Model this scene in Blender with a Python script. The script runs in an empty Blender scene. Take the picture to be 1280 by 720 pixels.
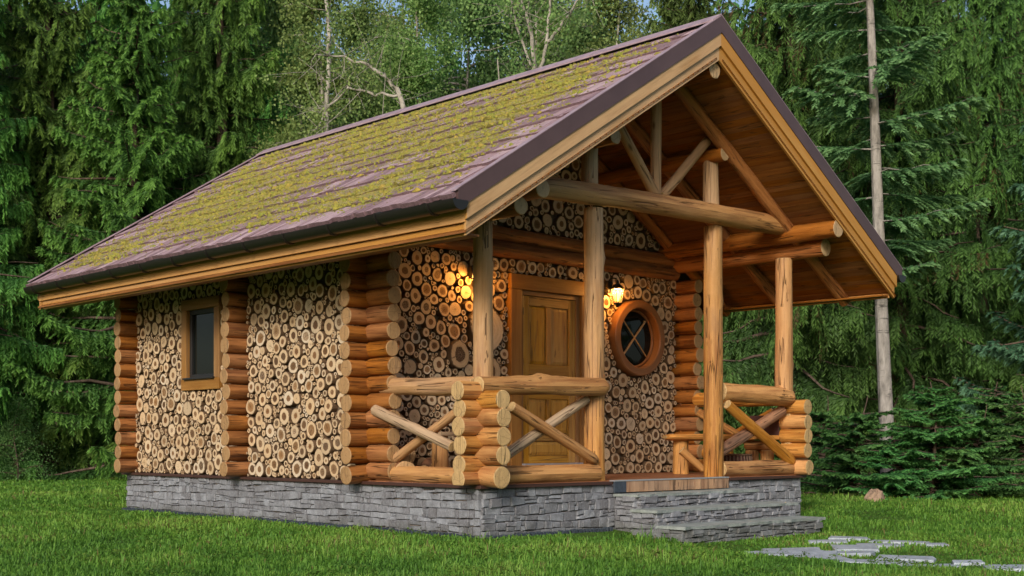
import bpy, math, random
import numpy as np
from mathutils import Vector, noise as mnoise
random.seed(7); rng = np.random.default_rng(7)
scene = bpy.context.scene
COL = scene.collection
R = math.radians

# ------------------------------------------------------------------ camera data
CAM = np.array([-8.7377, -9.6386, 0.9898]); YAW = 0.7604; FPX = 1604.327; HOR = 550.689
cs, sn = math.cos(YAW), math.sin(YAW)
def gpt(u, w):
    """ground position at picture column u, w metres in front of the viewer"""
    r = (u - 640) / FPX
    return CAM[0] + w * (cs * r + sn), CAM[1] + w * (-sn * r + cs)

# ------------------------------------------------------------------ dimensions
W, L, D = 5.649, 7.574, 1.996
FH = 0.50                      # top of the stone plinth
XE, YF, YB = -1.0785, -0.881, 8.44
ZE, ZR = 3.24, 5.6935
XM = W / 2
K = (ZR - ZE) / (XM - XE)
TH = math.atan(K)
def ztop(x): return ZR - K * abs(x - XM)
SOF = 0.42

def ground_z(x, y):
    a = 1.35 * min(max(-y / 1.6, 0), 1) * min(max((x - 0.2) / 1.5, 0), 1)
    far = math.hypot(x - 2, y - 2)
    n = 0.05 * mnoise.noise(Vector((x * 0.23, y * 0.23, 0.3))) * min(max((far - 6) / 6, 0), 1)
    return -0.10 * a + n

# ------------------------------------------------------------------ helpers
def tag(o, label=None, cat=None, group=None, kind=None):
    if label: o['label'] = label
    if cat: o['category'] = cat
    if group: o['group'] = group
    if kind: o['kind'] = kind
    return o

def empty(name, loc=(0, 0, 0), rz=0):
    o = bpy.data.objects.new(name, None); COL.objects.link(o)
    o.location = loc; o.rotation_euler = (0, 0, rz)
    o.empty_display_size = 0.2
    return o

class MB:
    """collects polygons with grain coordinates (gc), end-grain radius, cap flag and tint"""
    def __init__(s): s.v = []; s.f = []; s.gc = []; s.rad = []; s.cap = []; s.tint = []; s.sm = []
    def add(s, vs, fs, gc=None, rad=0., cap=0., tint=0., smooth=False):
        b = len(s.v); n = len(vs)
        s.v += [tuple(v) for v in vs]
        s.gc += gc if gc is not None else [tuple(v) for v in vs]
        s.rad += rad if isinstance(rad, list) else [rad] * n
        s.cap += [cap] * n
        s.tint += tint if isinstance(tint, list) else [tint] * n
        s.f += [tuple(b + i for i in f) for f in fs]
        s.sm += [smooth] * len(fs)
    def box(s, lo, hi, along=None, seed=None, tint=0., jit=0.):
        lo = list(lo); hi = list(hi)
        if along is None:
            along = max(range(3), key=lambda i: hi[i] - lo[i])
        seed = random.random() * 40 if seed is None else seed
        vs = [(lo[0] if not i & 1 else hi[0], lo[1] if not i & 2 else hi[1], lo[2] if not i & 4 else hi[2]) for i in range(8)]
        if jit: vs = [tuple(c + random.uniform(-jit, jit) for c in v) for v in vs]
        F = [(0, 2, 3, 1), (4, 5, 7, 6), (0, 1, 5, 4), (2, 6, 7, 3), (0, 4, 6, 2), (1, 3, 7, 5)]
        oth = [i for i in range(3) if i != along]
        for f in F:
            p = [vs[i] for i in f]
            g = [(q[oth[0]] + q[oth[1]], q[along] + seed * 3, seed) for q in p]
            s.add(p, [(0, 1, 2, 3)], gc=g, tint=tint)
    def prism(s, P0, P1, w, h, up=(0, 0, 1), tint=0., seed=None):
        """bar of section w x h from P0 to P1"""
        P0 = Vector(P0); P1 = Vector(P1); d = (P1 - P0); ln = d.length; d.normalize()
        sd = d.cross(Vector(up)).normalized(); u = sd.cross(d).normalized()
        seed = random.random() * 40 if seed is None else seed
        c = [(-1, -1), (1, -1), (1, 1), (-1, 1)]
        A = [P0 + sd * a * w / 2 + u * b * h / 2 for a, b in c]; B = [P1 + sd * a * w / 2 + u * b * h / 2 for a, b in c]
        for i in range(4):
            j = (i + 1) % 4
            g = [(i * .3, seed * 3, seed), (i * .3 + .1, seed * 3, seed), (i * .3 + .1, seed * 3 + ln, seed), (i * .3, seed * 3 + ln, seed)]
            s.add([A[i], A[j], B[j], B[i]], [(0, 1, 2, 3)], gc=g, tint=tint)
        s.add(A, [(3, 2, 1, 0)], tint=tint); s.add(B, [(0, 1, 2, 3)], tint=tint)
    def log(s, P0, P1, r0, r1=None, seg=18, rough=.035, bend=0.0, tint=0., captint=0., bumps=(), step=.09, rnd0=False, rnd1=False, caps=(1, 1), oval=0., flat=None):
        P0 = Vector(P0); P1 = Vector(P1); r1 = r0 if r1 is None else r1
        d = P1 - P0; ln = d.length; d.normalize()
        ref = Vector((0, 0, 1)) if abs(d.z) < .8 else Vector((1, 0, 0))
        a = d.cross(ref).normalized(); b = d.cross(a).normalized()
        seed = random.random() * 50
        n = max(2, int(ln / step)); rings = []
        ts = [i / n for i in range(n + 1)]
        if rnd0: ts = [0, .02 * .3 / ln, .05 / ln, .1 / ln] + [t for t in ts if t * ln > .14]
        if rnd1: ts = [t for t in ts if (1 - t) * ln > .14] + [1 - .1 / ln, 1 - .05 / ln, 1 - .006 / ln, 1]
        vs = []; gc = []
        tl = []
        for t in ts:
            c = P0 + d * ln * t
            c = c + a * bend * math.sin(t * math.pi) * .6 + b * bend * math.sin(t * math.pi * .9 + .2)
            r = r0 + (r1 - r0) * t
            if rnd0: r *= min(1, math.sqrt(max(0.0, 1 - (1 - min(1, t * ln / .1)) ** 2)) * .55 + .45)
            if rnd1: r *= min(1, math.sqrt(max(0.0, 1 - (1 - min(1, (1 - t) * ln / .1)) ** 2)) * .55 + .45)
            for k in range(seg + 1):
                th = 2 * math.pi * (k % seg) / seg
                nz = mnoise.noise(Vector((math.cos(th) * 1.2 + seed, math.sin(th) * 1.2, t * ln * 1.6)))
                nz2 = mnoise.noise(Vector((math.cos(th) * 3 + seed, math.sin(th) * 3, t * ln * 6)))
                rr = r * (1 + rough * nz * 2.2 + rough * .6 * nz2 + oval * math.cos(2 * th + seed))
                for (bt, bth, bs, bw) in bumps:
                    dd = ((t - bt) * ln / bw) ** 2 + (math.sin((th - bth) / 2) * 2 * r / bw) ** 2
                    rr += bs * math.exp(-dd)
                p = c + (a * math.cos(th) + b * math.sin(th)) * rr
                if flat is not None and p.z < flat: p.z = flat
                vs.append(p); gc.append((2 * math.pi * k / seg * r + seed * 2, t * ln + seed, seed))
        m = seg + 1
        fs = [(i * m + k, i * m + k + 1, (i + 1) * m + k + 1, (i + 1) * m + k) for i in range(len(ts) - 1) for k in range(seg)]
        if isinstance(tint, tuple): tl = [tint[0] + (tint[1] - tint[0]) * ts[i // m] for i in range(len(vs))]
        else: tl = tint
        s.add(vs, fs, gc=gc, tint=tl, smooth=True)
        for e, base, c0, sg in ((0, 0, P0, -1), (1, (len(ts) - 1) * m, P1, 1)):
            if not caps[e]: continue
            ring = [Vector(vs[base + k]) for k in range(seg)]
            cen = sum(ring, Vector()) / seg
            off = d * sg
            inn = [cen + (q - cen) * .90 + off * .006 for q in ring]
            cv = ring + inn + [cen + off * .006]
            g = [((q - cen).dot(a) + seed, (q - cen).dot(b), seed) for q in cv]
            rd = [1.0] * seg + [.9] * seg + [0.]
            ff = []
            for k in range(seg):
                j = (k + 1) % seg
                if sg > 0: ff += [(k, j, seg + j, seg + k), (seg + k, seg + j, 2 * seg)]
                else: ff += [(j, k, seg + k, seg + j), (seg + j, seg + k, 2 * seg)]
            s.add(cv, ff, gc=g, rad=rd, cap=1., tint=captint)
    def tube(s, pts, rads, seg=8, tint=0.):
        """smooth tapering tube through points"""
        pts = [Vector(p) for p in pts]; seed = random.random() * 30
        vs = []; gc = []; dist = 0
        for i, p in enumerate(pts):
            d = (pts[min(i + 1, len(pts) - 1)] - pts[max(i - 1, 0)]).normalized()
            ref = Vector((0.13, 1, 0)) if abs(d.z) > .7 else Vector((0, 0, 1))
            a = d.cross(ref).normalized(); b = d.cross(a)
            if i: dist += (p - pts[i - 1]).length
            for k in range(seg + 1):
                th = 2 * math.pi * k / seg
                vs.append(p + (a * math.cos(th) + b * math.sin(th)) * rads[i]); gc.append((th * rads[i], dist, seed))
        m = seg + 1
        fs = [(i * m + k, i * m + k + 1, (i + 1) * m + k + 1, (i + 1) * m + k) for i in range(len(pts) - 1) for k in range(seg)]
        s.add(vs, fs, gc=gc, tint=tint, smooth=True)
    def disc(s, c, r, out, tint, seed, up, sd, seg=14, h=.05, irr=.08):
        c = Vector(c); out = Vector(out)
        ph = random.random() * 6
        ring = []
        for k in range(seg):
            th = 2 * math.pi * k / seg
            q = 1 + irr * math.sin(2 * th + ph) + irr * .5 * math.sin(3 * th + ph * 2) + random.uniform(-.02, .02)
            ring.append((sd * math.cos(th) + up * math.sin(th)) * r * q * .985)
        front = [c + q + out * h for q in ring]; back = [c + q - out * .02 for q in ring]
        n = seg
        g = [((seed * 7 + q.dot(sd)), q.dot(up), seed) for q in ring]
        s.add(front + back, [(k, (k + n - 0) if False else n + k, n + (k + 1) % n, (k + 1) % n) for k in range(n)], gc=g + g, rad=1., cap=0, tint=tint)
        inn = [c + q * .93 + out * (h + .004) for q in ring]
        rd = [1.] * n + [.93] * n + [0.]
        gg = g + g + [(seed * 7, 0, seed)]
        s.add(front + inn + [c + out * (h + .004)], [(k, (k + 1) % n, n + (k + 1) % n, n + k) for k in range(n)] + [(n + k, n + (k + 1) % n, 2 * n) for k in range(n)], gc=gg, rad=rd, cap=1., tint=tint)
    def build(s, name, mat, parent=None, bevel=0., fixn=True):
        me = bpy.data.meshes.new(name)
        me.from_pydata(s.v, [], s.f); me.update()
        for nm, arr, ty, key in (('gc', s.gc, 'FLOAT_VECTOR', 'vector'), ('rad', s.rad, 'FLOAT', 'value'), ('cap', s.cap, 'FLOAT', 'value'), ('tint', s.tint, 'FLOAT', 'value')):
            at = me.attributes.new(nm, ty, 'POINT')
            at.data.foreach_set(key, np.array(arr, dtype=np.float32).ravel())
        me.polygons.foreach_set('use_smooth', s.sm)
        me.materials.append(mat)
        o = bpy.data.objects.new(name, me); COL.objects.link(o)
        if parent: o.parent = parent
        if bevel:
            import bmesh
            bm = bmesh.new(); bm.from_mesh(me)
            bmesh.ops.remove_doubles(bm, verts=bm.verts, dist=.0004)
            bmesh.ops.recalc_face_normals(bm, faces=bm.faces)
            bm.to_mesh(me); bm.free()
            md = o.modifiers.new('bevel', 'BEVEL'); md.width = bevel; md.segments = 2; md.limit_method = 'ANGLE'
        elif fixn:
            import bmesh
            bm = bmesh.new(); bm.from_mesh(me); bmesh.ops.recalc_face_normals(bm, faces=bm.faces); bm.to_mesh(me); bm.free()
        return o

# ------------------------------------------------------------------ materials
def mat_new(name):
    m = bpy.data.materials.new(name); m.use_nodes = True
    nt = m.node_tree; b = nt.nodes['Principled BSDF']
    return m, nt, b
class N:
    def __init__(s, nt): s.nt = nt
    def n(s, ty, **kw):
        x = s.nt.nodes.new(ty)
        for k, v in kw.items(): setattr(x, k, v)
        return x
    def l(s, a, b): s.nt.links.new(a, b)
    def attr(s, name): return s.n('ShaderNodeAttribute', attribute_name=name)
    def val(s, x, sock):
        if isinstance(x, (int, float)): sock.default_value = x
        elif isinstance(x, tuple): sock.default_value = x if len(x) == len(sock.default_value) else x + (1,)
        else: s.l(x, sock)
    def math(s, op, a, b=0., c=0., clamp=False):
        m = s.n('ShaderNodeMath', operation=op, use_clamp=clamp)
        s.val(a, m.inputs[0]); s.val(b, m.inputs[1])
        if op in ('MULTIPLY_ADD', 'SMOOTH_MIN'): s.val(c, m.inputs[2])
        return m.outputs[0]
    def mix(s, fac, a, b, mode='MIX'):
        m = s.n('ShaderNodeMix', data_type='RGBA', blend_type=mode)
        s.val(fac, m.inputs[0]); s.val(a, m.inputs[6]); s.val(b, m.inputs[7])
        return m.outputs[2]
    def noise(s, vec, scale, detail=4, rough=.55, dist=0., out=0):
        x = s.n('ShaderNodeTexNoise'); x.inputs['Scale'].default_value = scale; x.inputs['Detail'].default_value = detail
        x.inputs['Roughness'].default_value = rough; x.inputs['Distortion'].default_value = dist
        if vec is not None: s.l(vec, x.inputs['Vector'])
        return x.outputs[out]
    def vmul(s, vec, v):
        m = s.n('ShaderNodeVectorMath', operation='MULTIPLY'); s.l(vec, m.inputs[0]); m.inputs[1].default_value = v
        return m.outputs[0]
    def ramp(s, fac, *stops, interp='LINEAR'):
        r = s.n('ShaderNodeValToRGB'); e = r.color_ramp.elements; r.color_ramp.interpolation = interp
        while len(e) < len(stops): e.new(.5)
        for i, (p, c) in enumerate(stops): e[i].position = p; e[i].color = c if len(c) == 4 else c + (1,)
        s.l(fac, r.inputs[0]); return r.outputs[0]
    def rmap(s, x, a, b, c=0., d=1.):
        m = s.n('ShaderNodeMapRange'); s.val(x, m.inputs[0])
        for i, v in enumerate((a, b, c, d)): m.inputs[i + 1].default_value = v
        return m.outputs[0]
    def bump(s, h, strength, dist, bsdf):
        b = s.n('ShaderNodeBump'); b.inputs['Strength'].default_value = strength; b.inputs['Distance'].default_value = dist
        s.l(h, b.inputs['Height']); s.l(b.outputs[0], bsdf.inputs['Normal']); return b

def wood_mat(name, light, dark, pale=(.50, .37, .26), cap=(.62, .41, .2), rough=.58, grain=1., blotch=.5, knots=True, spec=.24, bk=1.5):
    m, nt, b = mat_new(name); g = N(nt)
    gc = g.attr('gc').outputs['Vector']; tint = g.attr('tint').outputs['Fac']; rad = g.attr('rad').outputs['Fac']; cp = g.attr('cap').outputs['Fac']
    fine = g.noise(g.vmul(gc, (38, 2.2, 1)), 1., 6, .65, .3)
    mid = g.noise(g.vmul(gc, (9, .9, 1)), 1., 3, .5, .6)
    blo = g.noise(g.vmul(gc, (3.2, 1.6, 1.7)), 1., 4, .6, .2)
    f = g.math('ADD', g.math('MULTIPLY', fine, .5 * grain), g.math('MULTIPLY', mid, .6))
    col = g.ramp(f, (.40, dark), (.60, light), (.78, tuple(min(1, c * 1.12) for c in light)))
    dk = tuple(c * .55 for c in dark)
    bf = g.rmap(blo, .52, .75, 0, blotch)
    col = g.mix(bf, col, dk)
    seed = g.n('ShaderNodeSeparateXYZ'); g.l(gc, seed.inputs[0])
    rnd = g.n('ShaderNodeTexWhiteNoise', noise_dimensions='1D'); g.l(seed.outputs[2], rnd.inputs['W'])
    hv = g.n('ShaderNodeHueSaturation'); g.l(col, hv.inputs['Color']); g.l(g.rmap(rnd.outputs['Value'], 0, 1, .78, 1.15), hv.inputs['Value'])
    sp = g.n('ShaderNodeSeparateColor'); g.l(rnd.outputs['Color'], sp.inputs[0]); g.l(g.rmap(sp.outputs[1], 0, 1, .9, 1.08), hv.inputs['Saturation'])
    col = hv.outputs[0]
    palec = g.ramp(g.math('ADD', g.math('MULTIPLY', fine, .5), g.math('MULTIPLY', blo, .5)), (.32, tuple(c * .45 for c in pale)), (.5, pale), (.7, tuple(min(1, c * 1.25) for c in pale)))
    pf = g.math('MULTIPLY', tint, g.rmap(blo, .3, .5, .75, 1.0), clamp=True)
    col = g.mix(pf, col, palec)
    hgt = fine
    if knots:
        vo = g.n('ShaderNodeTexVoronoi'); vo.inputs['Scale'].default_value = 1.; g.l(g.vmul(gc, (5.5, 2.3, 1)), vo.inputs['Vector'])
        kf = g.rmap(vo.outputs['Distance'], .05, .15, 1, 0)
        rr = g.n('ShaderNodeSeparateColor'); g.l(vo.outputs['Color'], rr.inputs[0])
        kf = g.math('MULTIPLY', kf, g.math('GREATER_THAN', rr.outputs[0], .55))
        col = g.mix(g.math('MULTIPLY', kf, .75), col, tuple(c * .3 for c in dark))
        # dark checks (long cracks)
        ck = g.noise(g.vmul(gc, (16, .55, 1)), 1., 2, .4)
        ckf = g.rmap(g.math('ABSOLUTE', g.math('SUBTRACT', ck, .5)), .0, .020, 1, 0)
        ckf = g.math('MULTIPLY', ckf, g.math('GREATER_THAN', blo, .47))
        col = g.mix(g.math('MULTIPLY', ckf, .8), col, tuple(c * .15 for c in dark))
        hgt = g.math('SUBTRACT', fine, g.math('MULTIPLY', ckf, 2.))
    # end grain
    wob = g.noise(gc, 14., 3, .5)
    ring = g.math('SINE', g.math('ADD', g.math('MULTIPLY', rad, 46.), g.math('MULTIPLY', wob, 5.)))
    n2 = g.noise(gc, 30., 4, .6)
    capc = g.mix(g.rmap(ring, -1, 1, 0, .35), cap, tuple(c * .62 for c in cap))
    capc = g.mix(g.rmap(n2, .45, .75, 0, .45), capc, tuple(c * .55 for c in cap))
    capc = g.mix(g.rmap(rad, 0., .12, .5, 0), capc, (.12, .06, .03))
    rp = g.n('ShaderNodeTexVoronoi', feature='DISTANCE_TO_EDGE'); rp.inputs['Scale'].default_value = 9.; g.l(gc, rp.inputs['Vector'])
    capc = g.mix(g.math('MULTIPLY', g.rmap(rp.outputs['Distance'], .0, .03, .7, 0), g.math('GREATER_THAN', rnd.outputs['Value'], .45)), capc, (.10, .05, .025))
    capc = g.mix(g.rmap(rnd.outputs['Value'], 0, 1, .0, .45), capc, g.mix(.5, capc, tuple(c * .45 for c in cap)))
    col = g.mix(cp, col, capc)
    g.l(col, b.inputs['Base Color']); b.inputs['Roughness'].default_value = rough
    b.inputs['Specular IOR Level'].default_value = spec
    g.bump(g.math('ADD', hgt, g.math('MULTIPLY', mid, bk)), .7, .01 if bk > 1 else .003, b)
    return m

M = {}
M['log'] = wood_mat('varnished_pine_log', (.53, .255, .072), (.31, .115, .026), pale=(.40, .28, .175), cap=(.55, .36, .16), blotch=.75)
M['logw'] = wood_mat('wall_log_wood', (.37, .145, .038), (.16, .05, .012), cap=(.40, .235, .105), rough=.55, blotch=.7)
M['logd'] = wood_mat('dark_beam_log', (.37, .14, .035), (.20, .06, .013), cap=(.50, .33, .17), rough=.45, blotch=.6)
M['board'] = wood_mat('fascia_board', (.50, .27, .085), (.44, .215, .06), pale=(.50, .34, .20), rough=.5, grain=.6, blotch=.15, knots=False, bk=.3)
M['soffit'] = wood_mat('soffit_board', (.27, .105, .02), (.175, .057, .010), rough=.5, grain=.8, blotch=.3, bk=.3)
M['frame'] = wood_mat('window_frame_wood', (.32, .165, .052), (.23, .105, .03), rough=.42, grain=.7, blotch=.15, knots=False, bk=.3)
M['redframe'] = wood_mat('round_frame_wood', (.28, .125, .042), (.20, .08, .024), rough=.4, grain=.6, blotch=.1, knots=False, bk=.3)
M['door'] = wood_mat('door_wood', (.48, .26, .05), (.36, .17, .028), rough=.38, grain=.8, blotch=.15, bk=.3)
M['deck'] = wood_mat('deck_board', (.34, .15, .07), (.21, .085, .04), rough=.55, grain=.9, blotch=.3, bk=.3)
M['riser'] = wood_mat('riser_board', (.42, .26, .155), (.24, .135, .08), rough=.65, grain=1., blotch=.8)
M['bark'] = wood_mat('barky_branch', (.33, .15, .07), (.12, .05, .03), cap=(.5, .3, .14), rough=.75, blotch=.9)

def round_mat():
    m, nt, b = mat_new('wood_round_end_grain'); g = N(nt)
    gc = g.attr('gc').outputs['Vector']; t = g.attr('tint').outputs['Fac']; rad = g.attr('rad').outputs['Fac']; cp = g.attr('cap').outputs['Fac']
    wn = g.n('ShaderNodeTexWhiteNoise', noise_dimensions='1D'); g.l(t, wn.inputs['W'])
    sp = g.n('ShaderNodeSeparateColor'); g.l(wn.outputs['Color'], sp.inputs[0])
    r1, r2, r3 = sp.outputs[0], sp.outputs[1], sp.outputs[2]
    nz = g.noise(gc, 22., 4, .6); nf = g.noise(gc, 70., 3, .6)
    rr = g.math('ADD', rad, g.math('MULTIPLY', g.math('SUBTRACT', nz, .5), .26))
    hr = g.rmap(r1, 0, 1, .34, .66)
    heart = g.rmap(g.math('SUBTRACT', hr, rr), -.03, .03, 0, 1)
    heart = g.math('MULTIPLY', heart, g.math('GREATER_THAN', r2, .13))
    pale = g.ramp(r3, (0, (.66, .50, .32)), (.4, (.62, .43, .245)), (.75, (.52, .38, .235)), (1, (.68, .56, .41)))
    hcol = g.ramp(r1, (0, (.24, .12, .05)), (.35, (.15, .07, .03)), (.62, (.07, .035, .018)), (1, (.29, .15, .06)))
    ring = g.math('SINE', g.math('ADD', g.math('MULTIPLY', rad, 30.), g.math('MULTIPLY', nz, 4.)))
    pale = g.mix(g.rmap(ring, -1, 1, 0, .18), pale, (.3, .17, .08))
    pale = g.mix(g.rmap(nf, .5, .8, 0, .4), pale, (.28, .17, .09))
    col = g.mix(heart, pale, hcol)
    pith = g.rmap(rad, .02, .1, .8, 0); col = g.mix(pith, col, (.03, .016, .01))
    barkf = g.rmap(rr, .90, .97, 0, 1); col = g.mix(barkf, col, (.12, .075, .042))
    sx = g.n('ShaderNodeSeparateXYZ'); g.l(gc, sx.inputs[0])
    lx = g.math('SUBTRACT', sx.outputs[0], g.math('MULTIPLY', sx.outputs[2], 7.))
    an = g.math('ADD', g.math('ARCTAN2', sx.outputs[1], lx), g.math('MULTIPLY', r3, 6.))
    cw = g.math('ABSOLUTE', g.math('SINE', g.math('MULTIPLY', g.math('ADD', an, g.math('MULTIPLY', nz, .25)), .5)))
    crk = g.math('MULTIPLY', g.rmap(g.math('MULTIPLY', cw, rad), .0, .035, 1, 0), g.math('GREATER_THAN', r1, .5))
    crk = g.math('MULTIPLY', crk, g.rmap(rad, .85, .95, 1, 0))
    col = g.mix(g.math('MULTIPLY', crk, .85), col, (.04, .022, .012))
    big = g.noise(gc, 1.2, 3, .5)
    col = g.mix(g.rmap(big, .4, .7, 0, .25), col, (.22, .17, .11))
    col = g.mix(cp, (.15, .09, .05), col)
    g.l(col, b.inputs['Base Color']); b.inputs['Roughness'].default_value = .75
    b.inputs['Specular IOR Level'].default_value = .2
    g.bump(g.math('SUBTRACT', nf, g.math('MULTIPLY', heart, .8)), .6, .006, b)
    return m
M['round'] = round_mat()

def simple(name, col, rough=.6, metal=0., spec=.5, nscale=0, nstr=.0, col2=None, bump=0.):
    m, nt, b = mat_new(name); g = N(nt)
    b.inputs['Base Color'].default_value = col + (1,); b.inputs['Roughness'].default_value = rough; b.inputs['Metallic'].default_value = metal
    b.inputs['Specular IOR Level'].default_value = spec
    if nscale:
        tc = g.n('ShaderNodeTexCoord'); nz = g.noise(tc.outputs['Object'], nscale, 6, .6)
        g.l(g.ramp(nz, (.35, col), (.68, col2 or tuple(c * .6 for c in col))), b.inputs['Base Color'])
        if bump: g.bump(nz, .6, bump, b)
    return m
M['mortar'] = simple('dark_mortar', (.075, .052, .034), .95, nscale=14, col2=(.16, .12, .08), bump=.01)
M['brown_metal'] = simple('brown_sheet_metal', (.068, .037, .036), .42, 0., .5, nscale=3, col2=(.088, .05, .048))
M['gutter'] = simple('dark_gutter_plastic', (.013, .011, .009), .35, 0, .5)
M['cap_strip'] = simple('brown_plinth_flashing', (.06, .026, .02), .45)
M['blackplastic'] = simple('black_sash_paint', (.018, .017, .017), .4)
M['iron'] = simple('black_wrought_iron', (.015, .015, .014), .45, .3)
M['steel'] = simple('brushed_steel_strip', (.55, .56, .6), .35, .6)
M['drain'] = simple('blue_grey_drain_grating', (.045, .06, .08), .7, nscale=30)
M['wicker'] = simple('dark_wicker', (.10, .05, .025), .7, nscale=40, bump=.004)
M['cushion'] = simple('dark_brown_cloth', (.055, .018, .014), .9)

def glass_mat(name, tint=(.006, .008, .007)):
    m, nt, b = mat_new(name)
    b.inputs['Base Color'].default_value = tint + (1,); b.inputs['Roughness'].default_value = .04
    b.inputs['Specular IOR Level'].default_value = .18; b.inputs['Roughness'].default_value = .02
    g = N(nt); tc = g.n('ShaderNodeTexCoord').outputs['Object']; g.bump(g.noise(tc, 2.2, 1, .4), .25, .012, b)
    return m
M['glass'] = glass_mat('dark_window_glass')

def stone_mat(name, base, alt, moss=.0, bumpd=.012, splash_k=0.):
    m, nt, b = mat_new(name); g = N(nt)
    tc = g.n('ShaderNodeTexCoord').outputs['Object']; t = g.attr('tint').outputs['Fac']
    n1 = g.noise(tc, 9., 7, .65); n2 = g.noise(tc, 45., 5, .65)
    col = g.mix(t, base, alt)
    col = g.mix(g.rmap(n1, .35, .7, 0, .7), col, tuple(c * .5 for c in base))
    col = g.mix(g.rmap(n2, .5, .8, 0, .5), col, tuple(min(1, c * 1.5) for c in alt))
    if moss:
        nz = g.noise(tc, 3., 4, .6); col = g.mix(g.rmap(nz, .5, .75, 0, moss), col, (.09, .11, .05))
    sz = g.n('ShaderNodeSeparateXYZ'); g.l(tc, sz.inputs[0])
    splash = g.math('MULTIPLY', g.rmap(g.math('ADD', sz.outputs[2], g.math('MULTIPLY', g.noise(tc, 5., 4, .6), -.16)), -.06, .06, 1, 0), splash_k)
    col = g.mix(splash, col, (.05, .055, .025))
    g.l(col, b.inputs['Base Color']); b.inputs['Roughness'].default_value = .85; b.inputs['Specular IOR Level'].default_value = .3
    g.bump(g.math('ADD', n1, g.math('MULTIPLY', n2, .5)), .8, bumpd, b)
    return m
M['stone'] = stone_mat('grey_ledge_stone', (.17, .165, .175), (.30, .31, .335), splash_k=.35)
M['slate'] = stone_mat('slate_tread', (.27, .30, .285), (.36, .39, .37), moss=.35, bumpd=.006)
M['paver'] = stone_mat('pale_flagstone', (.34, .375, .41), (.46, .50, .54), bumpd=.004)
M['rock'] = stone_mat('tan_field_stone', (.36, .24, .16), (.45, .33, .24))

def shingle_mat():
    m, nt, b = mat_new('mossy_purple_shingle'); g = N(nt)
    tc = g.n('ShaderNodeTexCoord').outputs['Object']; t = g.attr('tint').outputs['Fac']; ms = g.attr('rad').outputs['Fac']
    n1 = g.noise(g.vmul(tc, (1, 1.6, 1)), 14., 7, .75); n2 = g.noise(tc, 90., 3, .6)
    col = g.ramp(g.math('ADD', g.math('MULTIPLY', t, .45), g.math('MULTIPLY', n1, .6)), (.2, (.14, .08, .09)), (.5, (.34, .22, .235)), (.8, (.52, .38, .40)))
    col = g.mix(g.rmap(n2, .45, .75, 0, .45), col, (.09, .055, .05))
    mn = g.noise(g.vmul(tc, (1.6, .7, 1.6)), 9., 6, .75)
    mf = g.rmap(g.math('ADD', g.math('MULTIPLY', g.math('SUBTRACT', mn, .5), 2.2), ms), .36, .66, 0, .92)
    mc = g.ramp(g.noise(tc, 13., 5, .7), (.3, (.12, .10, .03)), (.5, (.30, .26, .05)), (.66, (.37, .27, .06)), (.8, (.20, .22, .05)))
    col = g.mix(mf, col, mc)
    g.l(col, b.inputs['Base Color']); b.inputs['Roughness'].default_value = .75; b.inputs['Specular IOR Level'].default_value = .35
    g.bump(g.math('ADD', g.math('MULTIPLY', n1, .6), g.math('ADD', n2, g.math('MULTIPLY', mf, 1.2))), .8, .012, b)
    return m
M['shingle'] = shingle_mat()
def moss_mat():
    m, nt, b = mat_new('yellow_green_moss'); g = N(nt)
    t = g.attr('tint').outputs['Fac']; tc = g.n('ShaderNodeTexCoord').outputs['Object']
    col = g.ramp(t, (0, (.14, .11, .03)), (.35, (.35, .30, .06)), (.7, (.22, .24, .05)), (1, (.40, .28, .07)))
    n = g.noise(tc, 60., 4, .7)
    col = g.mix(g.rmap(n, .4, .7, 0, .6), col, (.10, .10, .01))
    g.l(col, b.inputs['Base Color']); b.inputs['Roughness'].default_value = .95; b.inputs['Specular IOR Level'].default_value = .1
    g.bump(n, 1., .01, b)
    return m
M['moss'] = moss_mat()

def leaf_mat(name, dark, mid, tipc, transl=.3, dead=None):
    m, nt, b = mat_new(name); g = N(nt)
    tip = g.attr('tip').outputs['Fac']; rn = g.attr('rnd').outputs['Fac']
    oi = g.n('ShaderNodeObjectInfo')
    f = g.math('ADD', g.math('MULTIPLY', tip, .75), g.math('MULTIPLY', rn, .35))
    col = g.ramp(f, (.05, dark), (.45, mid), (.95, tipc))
    if dead:
        col = g.mix(g.math('GREATER_THAN', rn, .84), col, dead)
    hv = g.n('ShaderNodeHueSaturation'); g.l(col, hv.inputs['Color'])
    g.l(g.rmap(oi.outputs['Random'], 0, 1, .48, .525), hv.inputs['Hue']); g.l(g.rmap(oi.outputs['Random'], 0, 1, .8, 1.2), hv.inputs['Value'])
    col = hv.outputs[0]
    g.l(col, b.inputs['Base Color']); b.inputs['Roughness'].default_value = .55; b.inputs['Specular IOR Level'].default_value = .25
    tr = g.n('ShaderNodeBsdfTranslucent'); g.l(col, tr.inputs[0])
    mx = g.n('ShaderNodeMixShader'); mx.inputs[0].default_value = transl
    g.l(b.outputs[0], mx.inputs[1]); g.l(tr.outputs[0], mx.inputs[2])
    out = nt.nodes['Material Output']; g.l(mx.outputs[0], out.inputs[0])
    return m
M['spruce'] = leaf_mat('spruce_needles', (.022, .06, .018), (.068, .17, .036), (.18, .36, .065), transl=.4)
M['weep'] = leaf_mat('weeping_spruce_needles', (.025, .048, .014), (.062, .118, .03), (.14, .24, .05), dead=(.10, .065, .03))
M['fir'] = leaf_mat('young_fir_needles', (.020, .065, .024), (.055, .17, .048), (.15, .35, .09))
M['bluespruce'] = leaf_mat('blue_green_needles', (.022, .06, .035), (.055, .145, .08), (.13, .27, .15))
M['leaf'] = leaf_mat('birch_leaves', (.085, .15, .04), (.18, .28, .075), (.34, .43, .14), transl=.5)
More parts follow.
